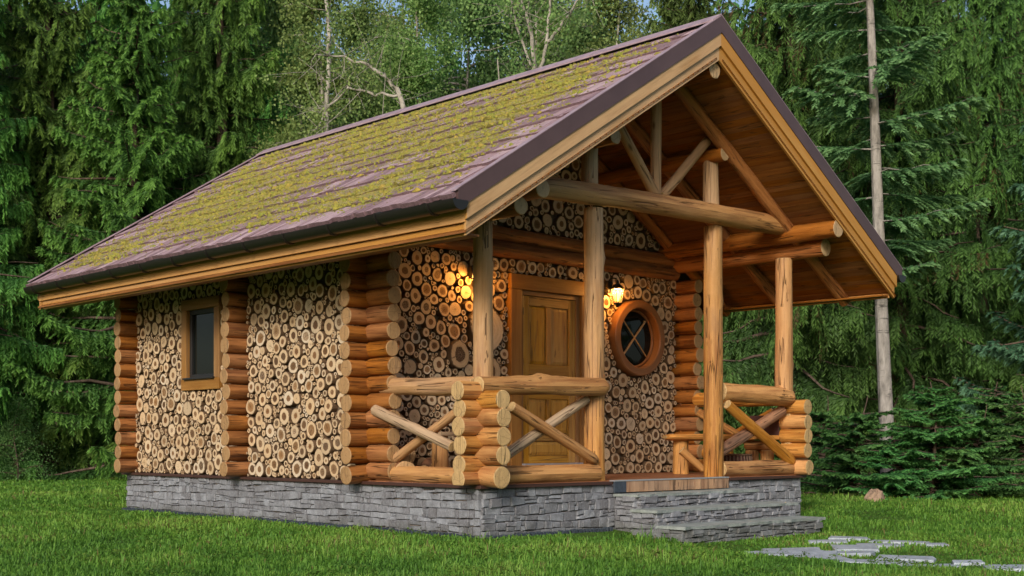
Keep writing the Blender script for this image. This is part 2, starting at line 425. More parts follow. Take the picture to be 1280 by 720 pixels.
M['leafdark'] = leaf_mat('alder_leaves', (.05, .11, .035), (.11, .20, .06), (.20, .31, .09), transl=.45)
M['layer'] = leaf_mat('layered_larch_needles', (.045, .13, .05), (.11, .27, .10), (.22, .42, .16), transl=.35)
def grass_mat():
    m = leaf_mat('grass_blades', (.055, .13, .018), (.135, .265, .034), (.30, .42, .075), transl=.35, dead=(.17, .14, .05))
    return m
M['grass'] = grass_mat()

def bark_mat(name, a, bcol, c, sc=(6, 1.2, 1)):
    m, nt, b = mat_new(name); g = N(nt)
    gc = g.attr('gc').outputs['Vector']; tc = g.n('ShaderNodeTexCoord').outputs['Object']
    n1 = g.noise(g.vmul(tc, (1, 1, .35)), 11., 6, .65); n2 = g.noise(g.vmul(tc, (.6, .6, 3)), 4., 4, .6)
    col = g.ramp(n1, (.3, a), (.5, bcol), (.72, c))
    col = g.mix(g.rmap(n2, .6, .68, 0, .8), col, tuple(x * .3 for x in a))
    g.l(col, b.inputs['Base Color']); b.inputs['Roughness'].default_value = .85; b.inputs['Specular IOR Level'].default_value = .2
    g.bump(n1, .8, .02, b); return m
M['sprucebark'] = bark_mat('spruce_bark', (.05, .035, .025), (.10, .07, .05), (.17, .125, .095))
M['greybark'] = bark_mat('pale_grey_bark', (.14, .125, .108), (.27, .245, .215), (.38, .345, .305))
M['birchbark'] = bark_mat('birch_bark', (.16, .14, .11), (.33, .30, .25), (.45, .42, .36))

def ground_mat(name):
    m, nt, b = mat_new(name); g = N(nt)
    tc = g.n('ShaderNodeTexCoord').outputs['Object']
    n1 = g.noise(tc, .5, 5, .6); n2 = g.noise(tc, 12., 6, .7)
    col = g.ramp(n1, (.35, (.05, .11, .014)), (.6, (.075, .15, .02)), (.75, (.10, .12, .03)))
    col = g.mix(g.rmap(n2, .45, .7, 0, .7), col, (.05, .04, .02))
    g.l(col, b.inputs['Base Color']); b.inputs['Roughness'].default_value = .95; b.inputs['Specular IOR Level'].default_value = .1
    g.bump(n2, 1., .03, b); return m
M['ground'] = ground_mat('lawn_soil')
M['litter'] = simple('needle_litter', (.035, .022, .012), .95, nscale=8, col2=(.02, .022, .008), bump=.04, spec=.1)

def emit(name, col, st):
    m, nt, b = mat_new(name); b.inputs['Base Color'].default_value = col + (1,)
    b.inputs['Emission Color'].default_value = col + (1,); b.inputs['Emission Strength'].default_value = st; return m
M['bulb'] = emit('warm_bulb', (1., .48, .10), 5)
def lampglass():
    m, nt, b = mat_new('lantern_glass'); g = N(nt)
    b.inputs['Base Color'].default_value = (1, .93, .8, 1); b.inputs['Roughness'].default_value = .08
    tr = g.n('ShaderNodeBsdfTransparent'); mx = g.n('ShaderNodeMixShader'); mx.inputs[0].default_value = .12
    g.l(tr.outputs[0], mx.inputs[1]); g.l(b.outputs[0], mx.inputs[2]); g.l(mx.outputs[0], nt.nodes['Material Output'].inputs[0])
    return m
M['lampglass'] = lampglass()

# ================================================================== GROUND
def make_ground():
    xs = np.unique(np.concatenate([np.array([-300, -180, -110, -70, -50, -38]), np.arange(-28, 36, .8), np.array([44, 60, 85, 120, 190, 300])]))
    ys = xs.copy()
    v = [(x, y, ground_z(x, y)) for y in ys for x in xs]; n = len(xs)
    f = [(j * n + i, j * n + i + 1, (j + 1) * n + i + 1, (j + 1) * n + i) for j in range(len(ys) - 1) for i in range(n - 1)]
    me = bpy.data.meshes.new('ground'); me.from_pydata(v, [], f); me.update()
    me.polygons.foreach_set('use_smooth', [True] * len(f)); me.materials.append(M['ground'])
    o = bpy.data.objects.new('ground', me); COL.objects.link(o); o['kind'] = 'structure'
    # forest floor sheet behind the lawn edge
    v = []; f = []
    us = list(range(-1400, 2700, 60))
    def edge(u):
        e = 33.5 if u < 900 else 33.5 - (min(u, 1100) - 900) / 200 * 10.8
        return e + .7 * mnoise.noise(Vector((u * .012, 0, 0)))
    for u in us:
        for k, w in enumerate([edge(u), edge(u) + 2, edge(u) + 6, edge(u) + 14, edge(u) + 30, edge(u) + 60]):
            x, y = gpt(u, w); v.append((x, y, ground_z(x, y) + (.02 if k else .006) + .03 * k))
    for i in range(len(us) - 1):
        for k in range(5): f.append((i * 6 + k, (i + 1) * 6 + k, (i + 1) * 6 + k + 1, i * 6 + k + 1))
    me = bpy.data.meshes.new('forest_floor'); me.from_pydata(v, [], f); me.update(); me.materials.append(M['litter'])
    me.polygons.foreach_set('use_smooth', [True] * len(f))
    o = bpy.data.objects.new('forest_floor', me); COL.objects.link(o); o['kind'] = 'structure'
    return edge
EDGE = make_ground()

# ================================================================== CABIN
cabin = tag(empty('log_cabin', (0, 0, 0)), 'small cabin of honey logs and cordwood with mossy roof and open porch on stone plinth', 'cabin')

# ---- stone plinth
def stones(mb, P0, P1, z0, z1, out, rows=None, depth=.034, cmin=.062, cmax=.115, wmin=.05, wmax=.23):
    P0 = Vector(P0); P1 = Vector(P1); d = (P1 - P0); ln = d.length; d.normalize(); out = Vector(out)
    z = z0
    zs = [z0]
    while z < z1 - .03:
        z += random.uniform(cmin, cmax); zs.append(min(z, z1))
    if zs[-1] < z1: zs[-1] = z1
    def wav(s, z): return .012 * math.sin(s * 2.1 + z * 13) + .009 * math.sin(s * 5.3 + z * 31)
    g = .004
    for a, b in zip(zs[:-1], zs[1:]):
        s = -random.uniform(0, .1)
        while s < ln:
            w = random.uniform(wmin, wmax); s0 = max(s, 0); s1 = min(s + w, ln); s += w
            if s1 - s0 < .02: continue
            subs = [(a, b)]
            if random.random() < .22 and b - a > .055: mzz = (a + b) / 2 + random.uniform(-.008, .008); subs = [(a, mzz), (mzz, b)]
            for za, zb in subs:
                t = random.random(); dp = depth * random.uniform(.35, 1.)
                tl = random.uniform(-.006, .006)
                def pt(ss, zz, o):
                    k = wav(ss, zz) if z0 + .01 < zz < z1 - .01 else 0
                    return P0 + d * ss + Vector((0, 0, zz + k)) + out * o
                j = lambda: random.uniform(-.008, .008)
                fr = [pt(s0 + g + j(), za + g + j(), dp + j()), pt(s1 - g + j(), za + g + j(), dp + j()), pt(s1 - g + j(), zb - g + j(), dp + tl), pt(s0 + g + j(), zb - g + j(), dp + tl)]
                bk = [pt(s0, za, -.02), pt(s1, za, -.02), pt(s1, zb, -.02), pt(s0, zb, -.02)]
                mid = [p + (sum(fr, Vector()) / 4 - p) * .10 + out * .006 for p in fr]
                vs = fr + bk + mid
                mb.add(vs, [(0, 1, 9, 8), (1, 2, 10, 9), (2, 3, 11, 10), (3, 0, 8, 11), (8, 9, 10, 11), (4, 5, 1, 0), (5, 6, 2, 1), (6, 7, 3, 2), (7, 4, 0, 3)], tint=t)
mb = MB()
stones(mb, (0, L, 0), (0, 0, 0), -.12, FH, (-1, 0, 0))
stones(mb, (0, 0, 0), (W, 0, 0), -.2, FH, (0, -1, 0))
stones(mb, (W, 0, 0), (W, L, 0), -.12, FH, (1, 0, 0), wmin=.15)
stones(mb, (W, L, 0), (0, L, 0), -.12, FH, (0, 1, 0), wmin=.15)
f_ = mb.build('stone_plinth', M['stone'], cabin)
mb = MB(); mb.box((.004, .004, -.2), (W - .004, L - .004, FH - .002)); mb.build('plinth_core', M['mortar'], cabin)
# brown flashing on the plinth
mb = MB()
for lo, hi in (((-.07, -.07, FH), (0, L + .07, FH + .035)), ((0, -.07, FH), (1.90, 0, FH + .035)), ((4.06, -.07, FH), (W, 0, FH + .035)), ((W, -.07, FH), (W + .07, L + .07, FH + .035)), ((0, L, FH), (W, L + .07, FH + .035))):
    mb.box(lo, hi)
mb.build('plinth_flashing', M['cap_strip'], cabin, bevel=.004)
mb = MB()
for i in range(int(L / .055)):
    y = i * .055; mb.box((-.13, y, -.05), (-.062, y + .03, .035 + random.uniform(-.01, .006)), jit=.004)
for i in range(int(1.9 / .055)):
    x = i * .055; mb.box((x, -.13, -.06), (x + .03, -.062, .03 + random.uniform(-.01, .006)), jit=.004)
mb.build('drainage_strip', M['drain'], cabin)

# ---- porch deck
mb = MB(); y = 0.006
nb = 14
for i in range(nb):
    a = .0 + (D) / nb * i; mb.box((.02, a + .003, FH + .002), (W - .02, a + D / nb - .003, FH + .042))
mb.build('porch_floor', M['deck'], cabin, bevel=.003)
mb = MB(); mb.box((1.93, -.085, FH + .034), (4.02, -.003, FH + .048)); mb.build('deck_edge_strip', M['steel'], cabin)
mb = MB(); xx = 2.13
while xx < 4.0:
    w = random.uniform(.33, .52); x1 = min(xx + w, 4.03); mb.box((xx + .003, -.078, FH - .09), (x1 - .003, -.058, FH + .03), along=2); xx = x1
mb.build('deck_riser', M['riser'], cabin, bevel=.002)
mb = MB(); mb.box((1.935, -.082, FH - .09), (2.125, -.056, FH + .03)); mb.build('riser_end_plate', M['drain'], cabin)

# ---- wall core (dark mortar)
mb = MB()
mb.box((.06, D + .06, FH), (W - .06, L - .06, 3.28))
yy0, yy1 = D + .062, L - .062
core_pts = [(.08, 3.282), (W - .08, 3.282), (W - .08, ztop(W - .08) - SOF - .03), (XM, ZR - SOF - .03), (.08, ztop(.08) - SOF - .03)]
vs = [(x, yy0, z) for x, z in core_pts] + [(x, yy1, z) for x, z in core_pts]
mb.add(vs, [(0, 1, 2, 3, 4), (9, 8, 7, 6, 5)] + [(i, 5 + i, 5 + (i + 1) % 5, (i + 1) % 5) for i in range(5)])
mb.build('wall_mortar', M['mortar'], cabin)

# ---- cordwood panels
def pack(inside, w, h, rmax, rmin, tries, seeds=()):
    """circles touching one another: (x, y, r)"""
    C = [tuple(s) for s in seeds]
    xs = np.array([c[0] for c in C]); ys = np.array([c[1] for c in C]); rs = np.array([c[2] for c in C])
    for k in range(tries):
        x = random.uniform(0, w); y = random.uniform(0, h)
        lim = inside(x, y)
        if lim < rmin: continue
        t = k / tries
        want = rmax * random.uniform(.75, 1.) if t < .3 else (rmax * random.uniform(.45, .8) if t < .5 else rmax)
        lo = rmax * .66 if t < .3 else (rmax * .4 if t < .5 else rmin)
        if len(rs):
            q = np.min(np.hypot(xs - x, ys - y) - rs); lim = min(lim, q)
        r = min(lim, want)
        if r < lo: continue
        C.append((x, y, r)); xs = np.append(xs, x); ys = np.append(ys, y); rs = np.append(rs, r)
    # relaxation: grow / shift each circle into free room
    n = len(C)
    for it in range(3):
        for i in random.sample(range(n), n):
            if i < len(seeds): continue
            best = None
            for _ in range(10):
                x = xs[i] + random.gauss(0, .012); y = ys[i] + random.gauss(0, .012)
                dd = np.hypot(xs - x, ys - y) - rs; dd[i] = 9
                r = min(dd.min(), inside(x, y), rmax)
                if best is None or r > best[2]: best = (x, y, r)
            if best[2] > rs[i]: xs[i], ys[i], rs[i] = best
    return list(zip(xs, ys, rs))
def panel(name, origin, sd, up, out, w, h, inside, rmax=.112, rmin=.013, tries=5000, seeds=(), label=None):
    mb = MB(); origin = Vector(origin); sd = Vector(sd); up = Vector(up); out = Vector(out)
    for k, (x, y, r) in enumerate(pack(inside, w, h, rmax, rmin, tries, seeds)):
        mb.disc(origin + sd * x + up * y, r * .97, out, random.random() * 100, random.random() * 30, up, sd, seg=16 if r > .05 else 10,
                h=random.uniform(.045, .085) if k >= len(seeds) else .1, irr=random.uniform(.015, .075) if r > .03 else .2)
    return mb.build(name, M['round'], cabin, fixn=False)
def rect_in(w, h, holes=()):
    def f(x, y):
        d = min(x, y, w - x, h - y)
        for (a, b, c, e) in holes:
            dx = max(a - x, 0, x - c); dy = max(b - y, 0, y - e)
            dd = math.hypot(dx, dy)
            if dd == 0: return 0
            d = min(d, dd)
        return d
    return f
zb = FH + .036
HW = 3.24 - zb
# left wall: rear bay with the window, then front bay  (sd runs towards -y so that out = -x)
WY0, WY1, WZ0, WZ1 = 4.99, 5.96, 1.66, 2.87
r0, r1 = 4.56, 7.30
panel('cordwood_wall', (.05, r1, zb), (0, -1, 0), (0, 0, 1), (-1, 0, 0), r1 - r0, HW, rect_in(r1 - r0, HW, [(r1 - WY1 - .0, WZ0 - zb, r1 - WY0, WZ1 - zb)]), tries=10000)
f0, f1 = 2.04, 4.37
panel('cordwood_wall', (.05, f1, zb), (0, -1, 0), (0, 0, 1), (-1, 0, 0), f1 - f0, HW, rect_in(f1 - f0, HW), tries=9500)
# front wall
DX0, DX1, DZ1 = 2.247, 3.70, 3.075
RWX, RWZ, RWR = 4.66, 2.395, .535
h2 = 3.27 - zb; x0_, x1_ = .14, W - .12
def fin(x, y):
    X = x + x0_; Z = y + zb
    d = min(x, y, (x1_ - x0_) - x, h2 - y)
    dx = max(DX0 - X, 0, X - DX1); dz = max(Z - DZ1, 0)
    dd = math.hypot(dx, dz)
    if dd == 0: return 0
    return min(d, dd, math.hypot(X - RWX, Z - RWZ) - RWR)
panel('cordwood_wall', (x0_, D + .05, zb), (1, 0, 0), (0, 0, 1), (0, -1, 0), x1_ - x0_, h2, fin, rmax=.105, tries=14000,
      seeds=[(1.86 - x0_, 2.36 - zb, .30), (1.90 - x0_, 1.83 - zb, .20), (1.42 - x0_, 2.02 - zb, .17)])
# gable infill above the two cross logs
gz0 = 3.63
def gin(x, y):
    X = x; Z = y + gz0
    d = (ztop(X) - SOF - Z) * math.cos(TH)
    return min(d, y)
panel('cordwood_gable', (0, D + .05, gz0), (1, 0, 0), (0, 0, 1), (0, -1, 0), W, 2., gin, rmax=.115, tries=6000)
# far side and rear
panel('cordwood_wall', (W - .05, D + .1, zb), (0, 1, 0), (0, 0, 1), (1, 0, 0), L - D - .3, HW, rect_in(L - D - .3, HW), rmax=.14, rmin=.04, tries=1800)
panel('cordwood_wall', (W - .1, L - .05, zb), (-1, 0, 0), (0, 0, 1), (0, 1, 0), W - .2, HW, rect_in(W - .2, HW), rmax=.14, rmin=.04, tries=1800)

# ---- stacked wall logs (each log end a part)
def onelog(name, P0, P1, r, r1=None, mat='logw', parent=cabin, **kw):
    mb = MB(); mb.log(P0, P1, r, r1, **kw); return mb.build(name, M[mat], parent)
nrow = 14; pitch = (3.24 - .53) / nrow
for i in range(nrow):
    z = .535 + pitch * (i + .5)
    j = lambda s=.02: random.uniform(-s, s)
    big = 1.12 if i == 0 else 1.
    rr = pitch * .495
    onelog('wall_log', (-.26 + j(), 1.96, z - .03 * (i == 0)), (.16, 1.97, z), rr * big * random.uniform(.95, 1.06), caps=(1, 0), rough=.02)
    onelog('wall_log', (.06, 1.50 + j(.035), z + .02), (.06, 1.9, z + .02), rr * random.uniform(.95, 1.06), caps=(1, 0), rough=.02)
    onelog('wall_log', (-.28 + j(), 4.465, z), (.16, 4.465, z), rr * random.uniform(.97, 1.06), caps=(1, 0), rough=.02)
    onelog('wall_log', (-.28 + j(), 7.36, z), (.16, 7.36, z), rr * random.uniform(.97, 1.06), caps=(1, 0), rough=.02)
    onelog('wall_log', (5.60, 1.62 + j(.04), z + .01), (5.60, 2.1, z + .01), rr * random.uniform(.97, 1.06), caps=(1, 0), rough=.02)
    if i % 2 == 0 and False: pass
# x-direction stubs at the far right corner
for i in range(0, nrow):
    z = .535 + pitch * (i + .5); onelog('wall_log', (W + .26, 1.97, z + .02), (W - .12, 1.97, z + .02), pitch * .53, caps=(1, 0), seg=12)

# ---- plates, cross logs, tie beam, purlins
onelog('wall_plate', (.15, -.42, 3.335), (.15, L + .4, 3.35), .092, .10, mat='logd', rough=.03)
onelog('wall_plate', (.34, -.54, 3.515), (.34, L + .5, 3.53), .098, .10, mat='logd', rough=.03)
onelog('wall_plate', (5.50, -.50, 3.462), (5.50, L + .4, 3.46), .112, .11, mat='logd', rough=.03, captint=0)
onelog('wall_plate', (5.28, -.82, 3.645), (5.28, L + .5, 3.64), .112, .11, mat='logd', rough=.03)
onelog('cross_log', (.16, D - .02, 3.372), (5.5, D - .02, 3.352), .095, .1, mat='logd', rough=.04, caps=(0, 0))
onelog('cross_log', (.16, D - .02, 3.560), (5.5, D - .02, 3.515), .095, .095, mat='logd', rough=.04, caps=(0, 0))
onelog('tie_beam', (-.02, .0, 3.63), (5.30, -.02, 3.755), .118, .125, mat='log', rough=.05, bend=-.045, tint=(.35, .0), bumps=((.28, 4.2, .02, .05), (.42, 4.4, .025, .05), (.72, 4.3, .02, .06)), caps=(1, 1), rnd1=True)
onelog('purlin', (1.70, -.30, 4.30), (1.70, L + .5, 4.34), .086, .09, mat='logd')
onelog('purlin', (3.86, -.14, 4.47), (3.86, L + .5, 4.40), .086, .09, mat='logd')
onelog('ridge_purlin', (XM, -.78, 5.145), (XM, L + .5, 5.14), .098, .1, mat='logd')
# rafters (round poles below the boards)
for k, y in enumerate((-.12, .88, 1.86, 3.2, 4.6, 6.0, 7.9)):
    for sg in (-1, 1):
        xa = XM + sg * .16; xb = XM + sg * (XM - XE - (.16 if sg > 0 else .95))
        za = ztop(xa) - SOF - .045; zb_ = ztop(xb) - SOF - .045
        onelog('rafter', (xa, y, za), (xb, y, zb_), .085, .08, mat='logd', seg=10, step=.4, tint=.0)

# posts
onelog('porch_post', (.115, .10, 1.58), (.115, .10, 3.235), .108, .100, mat='log', tint=.55, rough=.03, bumps=((.3, 2, .012, .05), (.72, 4, .012, .05)))
mb = MB(); mb.log((1.815, .12, FH + .044), (1.805, .12, 3.58), .120, .108, tint=(.05, .85), rough=.03, bumps=((.82, 4.0, .02, .06), (.36, 3.8, .015, .05)))
mb.build('porch_post', M['log'], cabin)
mb = MB(); mb.log((3.975, .12, FH + .044), (3.965, .12, 3.62), .124, .112, tint=(0, .35), rough=.03, bumps=((.31, 4.2, .03, .03), (.7, 3.9, .012, .05)))
mb.build('porch_post', M['log'], cabin)
onelog('porch_post', (5.45, .10, 1.62), (5.45, .10, 3.37), .118, .108, mat='log', tint=.2, rough=.03, bumps=((.2, 4, .02, .04),))
onelog('truss_post', (1.72, .10, 3.79), (1.72, .10, 4.24), .095, .09, mat='log', tint=.85)
onelog('truss_post', (3.90, .10, 3.86), (3.89, .10, 4.42), .1, .095, mat='log', tint=.7)
onelog('truss_post', (2.84, .09, 3.80), (2.84, .09, 5.08), .066, .07, mat='log', tint=.6)
onelog('truss_strut', (2.80, .07, 3.86), (2.08, .07, 4.66), .062, .058, mat='log', tint=.55)
onelog('truss_strut', (2.92, .07, 3.86), (3.78, .07, 4.64), .062, .058, mat='log', tint=.6)

# ---- porch corner stacks and rails
zr_ = [.63, .84, 1.03, 1.22, 1.40]
for i, z in enumerate(zr_):
    onelog('stub_log', (.02, -.30 + random.uniform(-.015, .015), z - (.0 if i else .01)), (.05, .24, z), .112 if i == 0 else .096, .1, mat='log', rough=.035, captint=0, rnd1=True)
for i, z in enumerate([.60, .745, .945, 1.13, 1.31, 1.49]):
    onelog('stub_log', (-.26 + random.uniform(-.02, .02), .05, z), (.27, .06, z), .097, .096, mat='log', rough=.03, flat=(.54 if i == 0 else None), rnd1=True)
for i, z in enumerate([.64, .86, 1.05, 1.23, 1.43]):
    onelog('stub_log', (5.61, -.17 + random.uniform(-.015, .015), z), (5.60, .22, z), .098, .1, mat='log', rough=.04)
for i, z in enumerate([.74, .95, 1.14, 1.33]):
    onelog('stub_log', (W + .24, .12, z), (5.56, .12, z), .096, .096, mat='log', rough=.03, rnd1=True)
onelog('top_rail', (.09, 1.72, 1.60), (.05, .12, 1.555), .092, .098, mat='log', tint=.45, rough=.05, bend=.01)
onelog('bottom_rail', (.08, 1.80, .622), (.06, .22, .618), .083, .09, mat='log', rough=.07, tint=.2, bumps=((.5, 1, .012, .08),))
onelog('top_rail', (-.02, .02, 1.55), (1.86, -.02, 1.585), .088, .098, mat='log', rough=.06, bend=0.0, rnd1=True, bumps=((.46, 4.7, .045, .11), (.3, 4.5, .02, .15), (.6, 4.4, .02, .15), (.7, 1.5, .01, .1)), tint=.05)
onelog('bottom_rail', (.22, .05, .632), (1.76, .05, .632), .098, .098, mat='log', rough=.05, bumps=((.45, 4.2, .012, .04),))
onelog('brace', (-.03, 1.72, 1.33), (-.02, .42, .93), .06, .055, mat='log', tint=.95, rough=.05, bumps=((.55, 3.5, .015, .06),))
onelog('brace', (.10, .22, 1.42), (.10, 1.66, .72), .052, .05, mat='log', tint=.35, rough=.05)
onelog('brace', (.42, .0, 1.34), (1.72, .0, .765), .058, .058, mat='log', rough=.04, rnd1=True, tint=.0)
onelog('brace', (.40, .10, .82), (1.66, .10, 1.45), .058, .055, mat='log', tint=1., rough=.05)
onelog('top_rail', (4.08, .10, 1.60), (5.56, .08, 1.56), .112, .128, mat='log', rough=.05, rnd1=True)
onelog('bottom_rail', (4.06, .08, .635), (5.56, .08, .635), .098, .1, mat='log', rough=.05)
onelog('brace', (4.14, .04, 1.44), (5.55, .03, .70), .06, .075, mat='log', rough=.04, rnd1=True)
onelog('brace', (4.05, .13, .82), (5.46, .14, 1.38), .075, .07, mat='bark', rough=.07, tint=.1)
onelog('top_rail', (5.60, 1.66, 1.56), (5.60, .2, 1.55), .10, .10, mat='log', rough=.04)
onelog('bottom_rail', (5.60, 1.66, .635), (5.60, .3, .635), .095, .095, mat='log', rough=.04)
onelog('brace', (5.58, 1.6, 1.38), (5.58, .4, .80), .06, .06, mat='log', rough=.04)
onelog('brace', (5.66, .4, 1.38), (5.66, 1.6, .80), .06, .06, mat='log', rough=.04)

# ---- roof
def slope_pt(sg, s, y, off=0.):
    """s metres down the slope from the ridge, off metres outwards from the top plane"""
    x = XM + sg * (s * math.cos(TH) + off * math.sin(TH)); z = ZR - s * math.sin(TH) + off * math.cos(TH)
    return Vector((x, y, z))
SL = (XM - XE) / math.cos(TH)
def mossf(s, y, sg):
    e = min((y - YF) / 1.6, (YB - y) / .9, 1.); e2 = min((SL - s + .05) / .7, 1); e3 = min(s / .25 + .5, 1)
    n = mnoise.noise(Vector((s * 1.1, y * .55, 3 + sg))) * .5 + mnoise.noise(Vector((s * 4.5 + y * .6, y * 1.9, 7))) * .42
    base = .545 + n
    v = base * max(e, 0) ** .6 * max(e2, 0) ** .7 * e3
    return min(max(v, 0), 1)
NC = 12
for sg in (-1, 1):
    mb = MB(); ex = (SL + .05) / NC
    for c in range(NC):
        s0 = c * ex - .05; s1 = (c + 1) * ex
        if c == 0: s0 = .02
        y = YF + .035
        while y < YB - .03:
            w = random.choice([.08, .11, .15, .19]) * random.uniform(.85, 1.15); y1 = min(y + w, YB - .03)
            th = .010 + random.uniform(0, .009); dj = random.uniform(-.03, .03) + .028 * math.sin(y * 1.3 + c * 2.1); t = random.random()
            n = 3
            top = []; bot = []; rd = []
            for i in range(n + 1):
                f = i / n; ss = s0 + (s1 + dj - s0) * f; oo = -.010 + (th + .010) * f
                for yy in (y + .0015, y1 - .0015):
                    wv = .006 * mnoise.noise(Vector((ss * 6, yy * 6, c)))
                    top.append(slope_pt(sg, ss, yy, oo + wv)); rd.append(mossf(ss, yy, sg))
            base = len(top)
            e0 = slope_pt(sg, s1 + dj - .004, y + .0015, -.03); e1 = slope_pt(sg, s1 + dj - .004, y1 - .0015, -.03)
            g0 = slope_pt(sg, s0, y + .0015, -.03); g1 = slope_pt(sg, s0, y1 - .0015, -.03)
            fs = [(2 * i, 2 * i + 1, 2 * i + 3, 2 * i + 2) for i in range(n)]
            mb.add(top, fs, rad=rd, tint=t)
            mb.add([top[-2], top[-1], e1, e0], [(0, 1, 2, 3)], rad=rd[-1] * .8, tint=0.)
            mb.add([top[i] for i in range(0, 2 * n + 2, 2)] + [e0, g0], [tuple(range(n + 3))], rad=0., tint=0.)
            mb.add([top[i] for i in range(1, 2 * n + 2, 2)] + [e1, g1], [tuple(range(n + 3))], rad=0., tint=0.)
            y = y1
    mb.build('roof_shingles', M['shingle'], cabin)
    # solid roof deck below the shingles
    mb = MB()
    xd = XM + sg * (XM + .925); za, zd = ZR - .036, ztop(xd) - .036
    for (ya, yb_) in ((YF + .044, YB - .044),):
        P = [(XM, ya, za), (xd, ya, zd), (xd, ya, zd - .30), (XM, ya, za - .30)]
        Q = [(p[0], yb_, p[2]) for p in P]
        mb.add(P + Q, [(0, 1, 2, 3), (7, 6, 5, 4), (0, 4, 5, 1), (1, 5, 6, 2), (2, 6, 7, 3), (3, 7, 4, 0)])
    mb.build('roof_deck', M['brown_metal'] if False else M['board'], cabin)
    mb = MB(); xd2 = XM + sg * (XM - XE - .012)
    P = [(XM, YF + .034, ZR - .034), (xd2, YF + .034, ztop(xd2) - .034), (xd2, YF + .034, ztop(xd2) - .058), (XM, YF + .034, ZR - .058)]; Q = [(p[0], YB - .034, p[2]) for p in P]
    mb.add(P + Q, [(0, 1, 2, 3), (7, 6, 5, 4), (0, 4, 5, 1), (1, 5, 6, 2), (2, 6, 7, 3), (3, 7, 4, 0)]); mb.build('roof_underlay', M['gutter'], cabin)
    # moss cushions (real tufts)
    if sg == -1:
        mb = MB(); made = 0
        while made < 17000:
            s = random.uniform(.15, SL - .12); y = random.uniform(YF + .25, YB - .2)
            c = int((s + .0) / ex); fr = (s / ex) - c
            m_ = mossf(s, y, sg) + .35 * mnoise.noise(Vector((s * 9, y * 5, 1)))
            if random.random() < .2: s = (c + random.uniform(.72, 1.04)) * ex; fr = (s / ex) - c
            if m_ < .50 + random.uniform(-.32, .2): continue
            made += 1
            off = -.006 + (.020) * max(0, fr)
            if s > SL - .05: continue
            cc = slope_pt(sg, s, y, off); rl = random.uniform(.010, .036); rs = random.uniform(.006, .018); hh = random.uniform(.004, .013)
            if random.random() < .12: rl *= 1.9; rs *= 1.9; hh *= 2.
            nrm = Vector((sg * math.sin(TH), 0, math.cos(TH))); dn = Vector((sg * math.cos(TH), 0, -math.sin(TH))); yv = Vector((0, 1, 0))
            an = random.uniform(-.5, .5); ax = yv * math.cos(an) + dn * math.sin(an); bx = dn * math.cos(an) - yv * math.sin(an)
            r0v = [cc + ax * math.cos(q) * rl * random.uniform(.8, 1.2) + bx * math.sin(q) * rs * random.uniform(.8, 1.2) - nrm * .012 for q in [k * math.pi / 3 for k in range(6)]]
            r1v = [cc + (p - cc) * .62 + nrm * hh * random.uniform(.7, 1.1) for p in r0v]
            mb.add(r0v + r1v + [cc + nrm * hh * 1.3], [(k, (k + 1) % 6, 6 + (k + 1) % 6, 6 + k) for k in range(6)] + [(6 + k, 6 + (k + 1) % 6, 12) for k in range(6)], tint=random.random(), smooth=True)
        tag(mb.build('moss', M['moss'], cabin, fixn=False), kind='stuff')

    # soffit boards
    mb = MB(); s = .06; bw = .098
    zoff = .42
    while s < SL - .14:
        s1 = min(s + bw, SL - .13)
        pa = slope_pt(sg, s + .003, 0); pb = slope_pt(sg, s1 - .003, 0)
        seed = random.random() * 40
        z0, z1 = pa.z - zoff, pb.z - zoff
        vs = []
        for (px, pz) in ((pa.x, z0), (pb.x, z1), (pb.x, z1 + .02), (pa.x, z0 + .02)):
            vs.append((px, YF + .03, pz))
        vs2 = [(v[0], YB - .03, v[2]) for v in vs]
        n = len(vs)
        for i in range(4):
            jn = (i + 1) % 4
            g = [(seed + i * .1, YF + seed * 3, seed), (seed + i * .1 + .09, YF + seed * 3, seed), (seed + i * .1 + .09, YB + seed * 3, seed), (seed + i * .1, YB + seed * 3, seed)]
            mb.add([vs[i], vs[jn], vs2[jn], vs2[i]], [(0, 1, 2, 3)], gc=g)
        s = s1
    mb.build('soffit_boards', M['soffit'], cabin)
    # barge boards at front and back: brown trim, outer board, inner board
    for (yf, dr) in ((YF, 1), (YB, -1)):
        for nm, mt, t0, t1, ins, th_, xin in (('rake_trim', 'brown_metal', -.035, .150, 0., .03, 0.), ('barge_board', 'board', .148, .296, .012, .03, .115), ('barge_board', 'board', .298, .452, .040, .03, .13)):
            mb = MB(); ya = yf + dr * ins; yb_ = ya + dr * th_
            xo = XM + sg * (XM - XE - xin)
            P = [(XM, ya, ZR - t0), (xo, ya, ztop(xo) - t0), (xo, ya, ztop(xo) - t1), (XM, ya, ZR - t1)]
            if nm == 'barge_board' and sg * dr * 1 == 99: pass
            Q = [(p[0], yb_, p[2]) for p in P]; seed = random.random() * 30
            ang = [((p[2]) * .0 + (0 if i in (0, 1) else .15), (abs(p[0] - XM)) / math.cos(TH) + seed, seed) for i, p in enumerate(P)]
            tw = .6 if (sg == -1 and dr == 1) else .05
            mb.add(P, [(0, 1, 2, 3)], gc=ang, tint=tw); mb.add(Q, [(3, 2, 1, 0)], gc=ang)
            for i in range(4):
                jn = (i + 1) % 4; mb.add([P[i], P[jn], Q[jn], Q[i]], [(0, 1, 2, 3)], gc=[(0, seed, seed), (.02, seed, seed), (.02, seed + 1, seed), (0, seed + 1, seed)])
            mb.build(nm, M[mt], cabin)
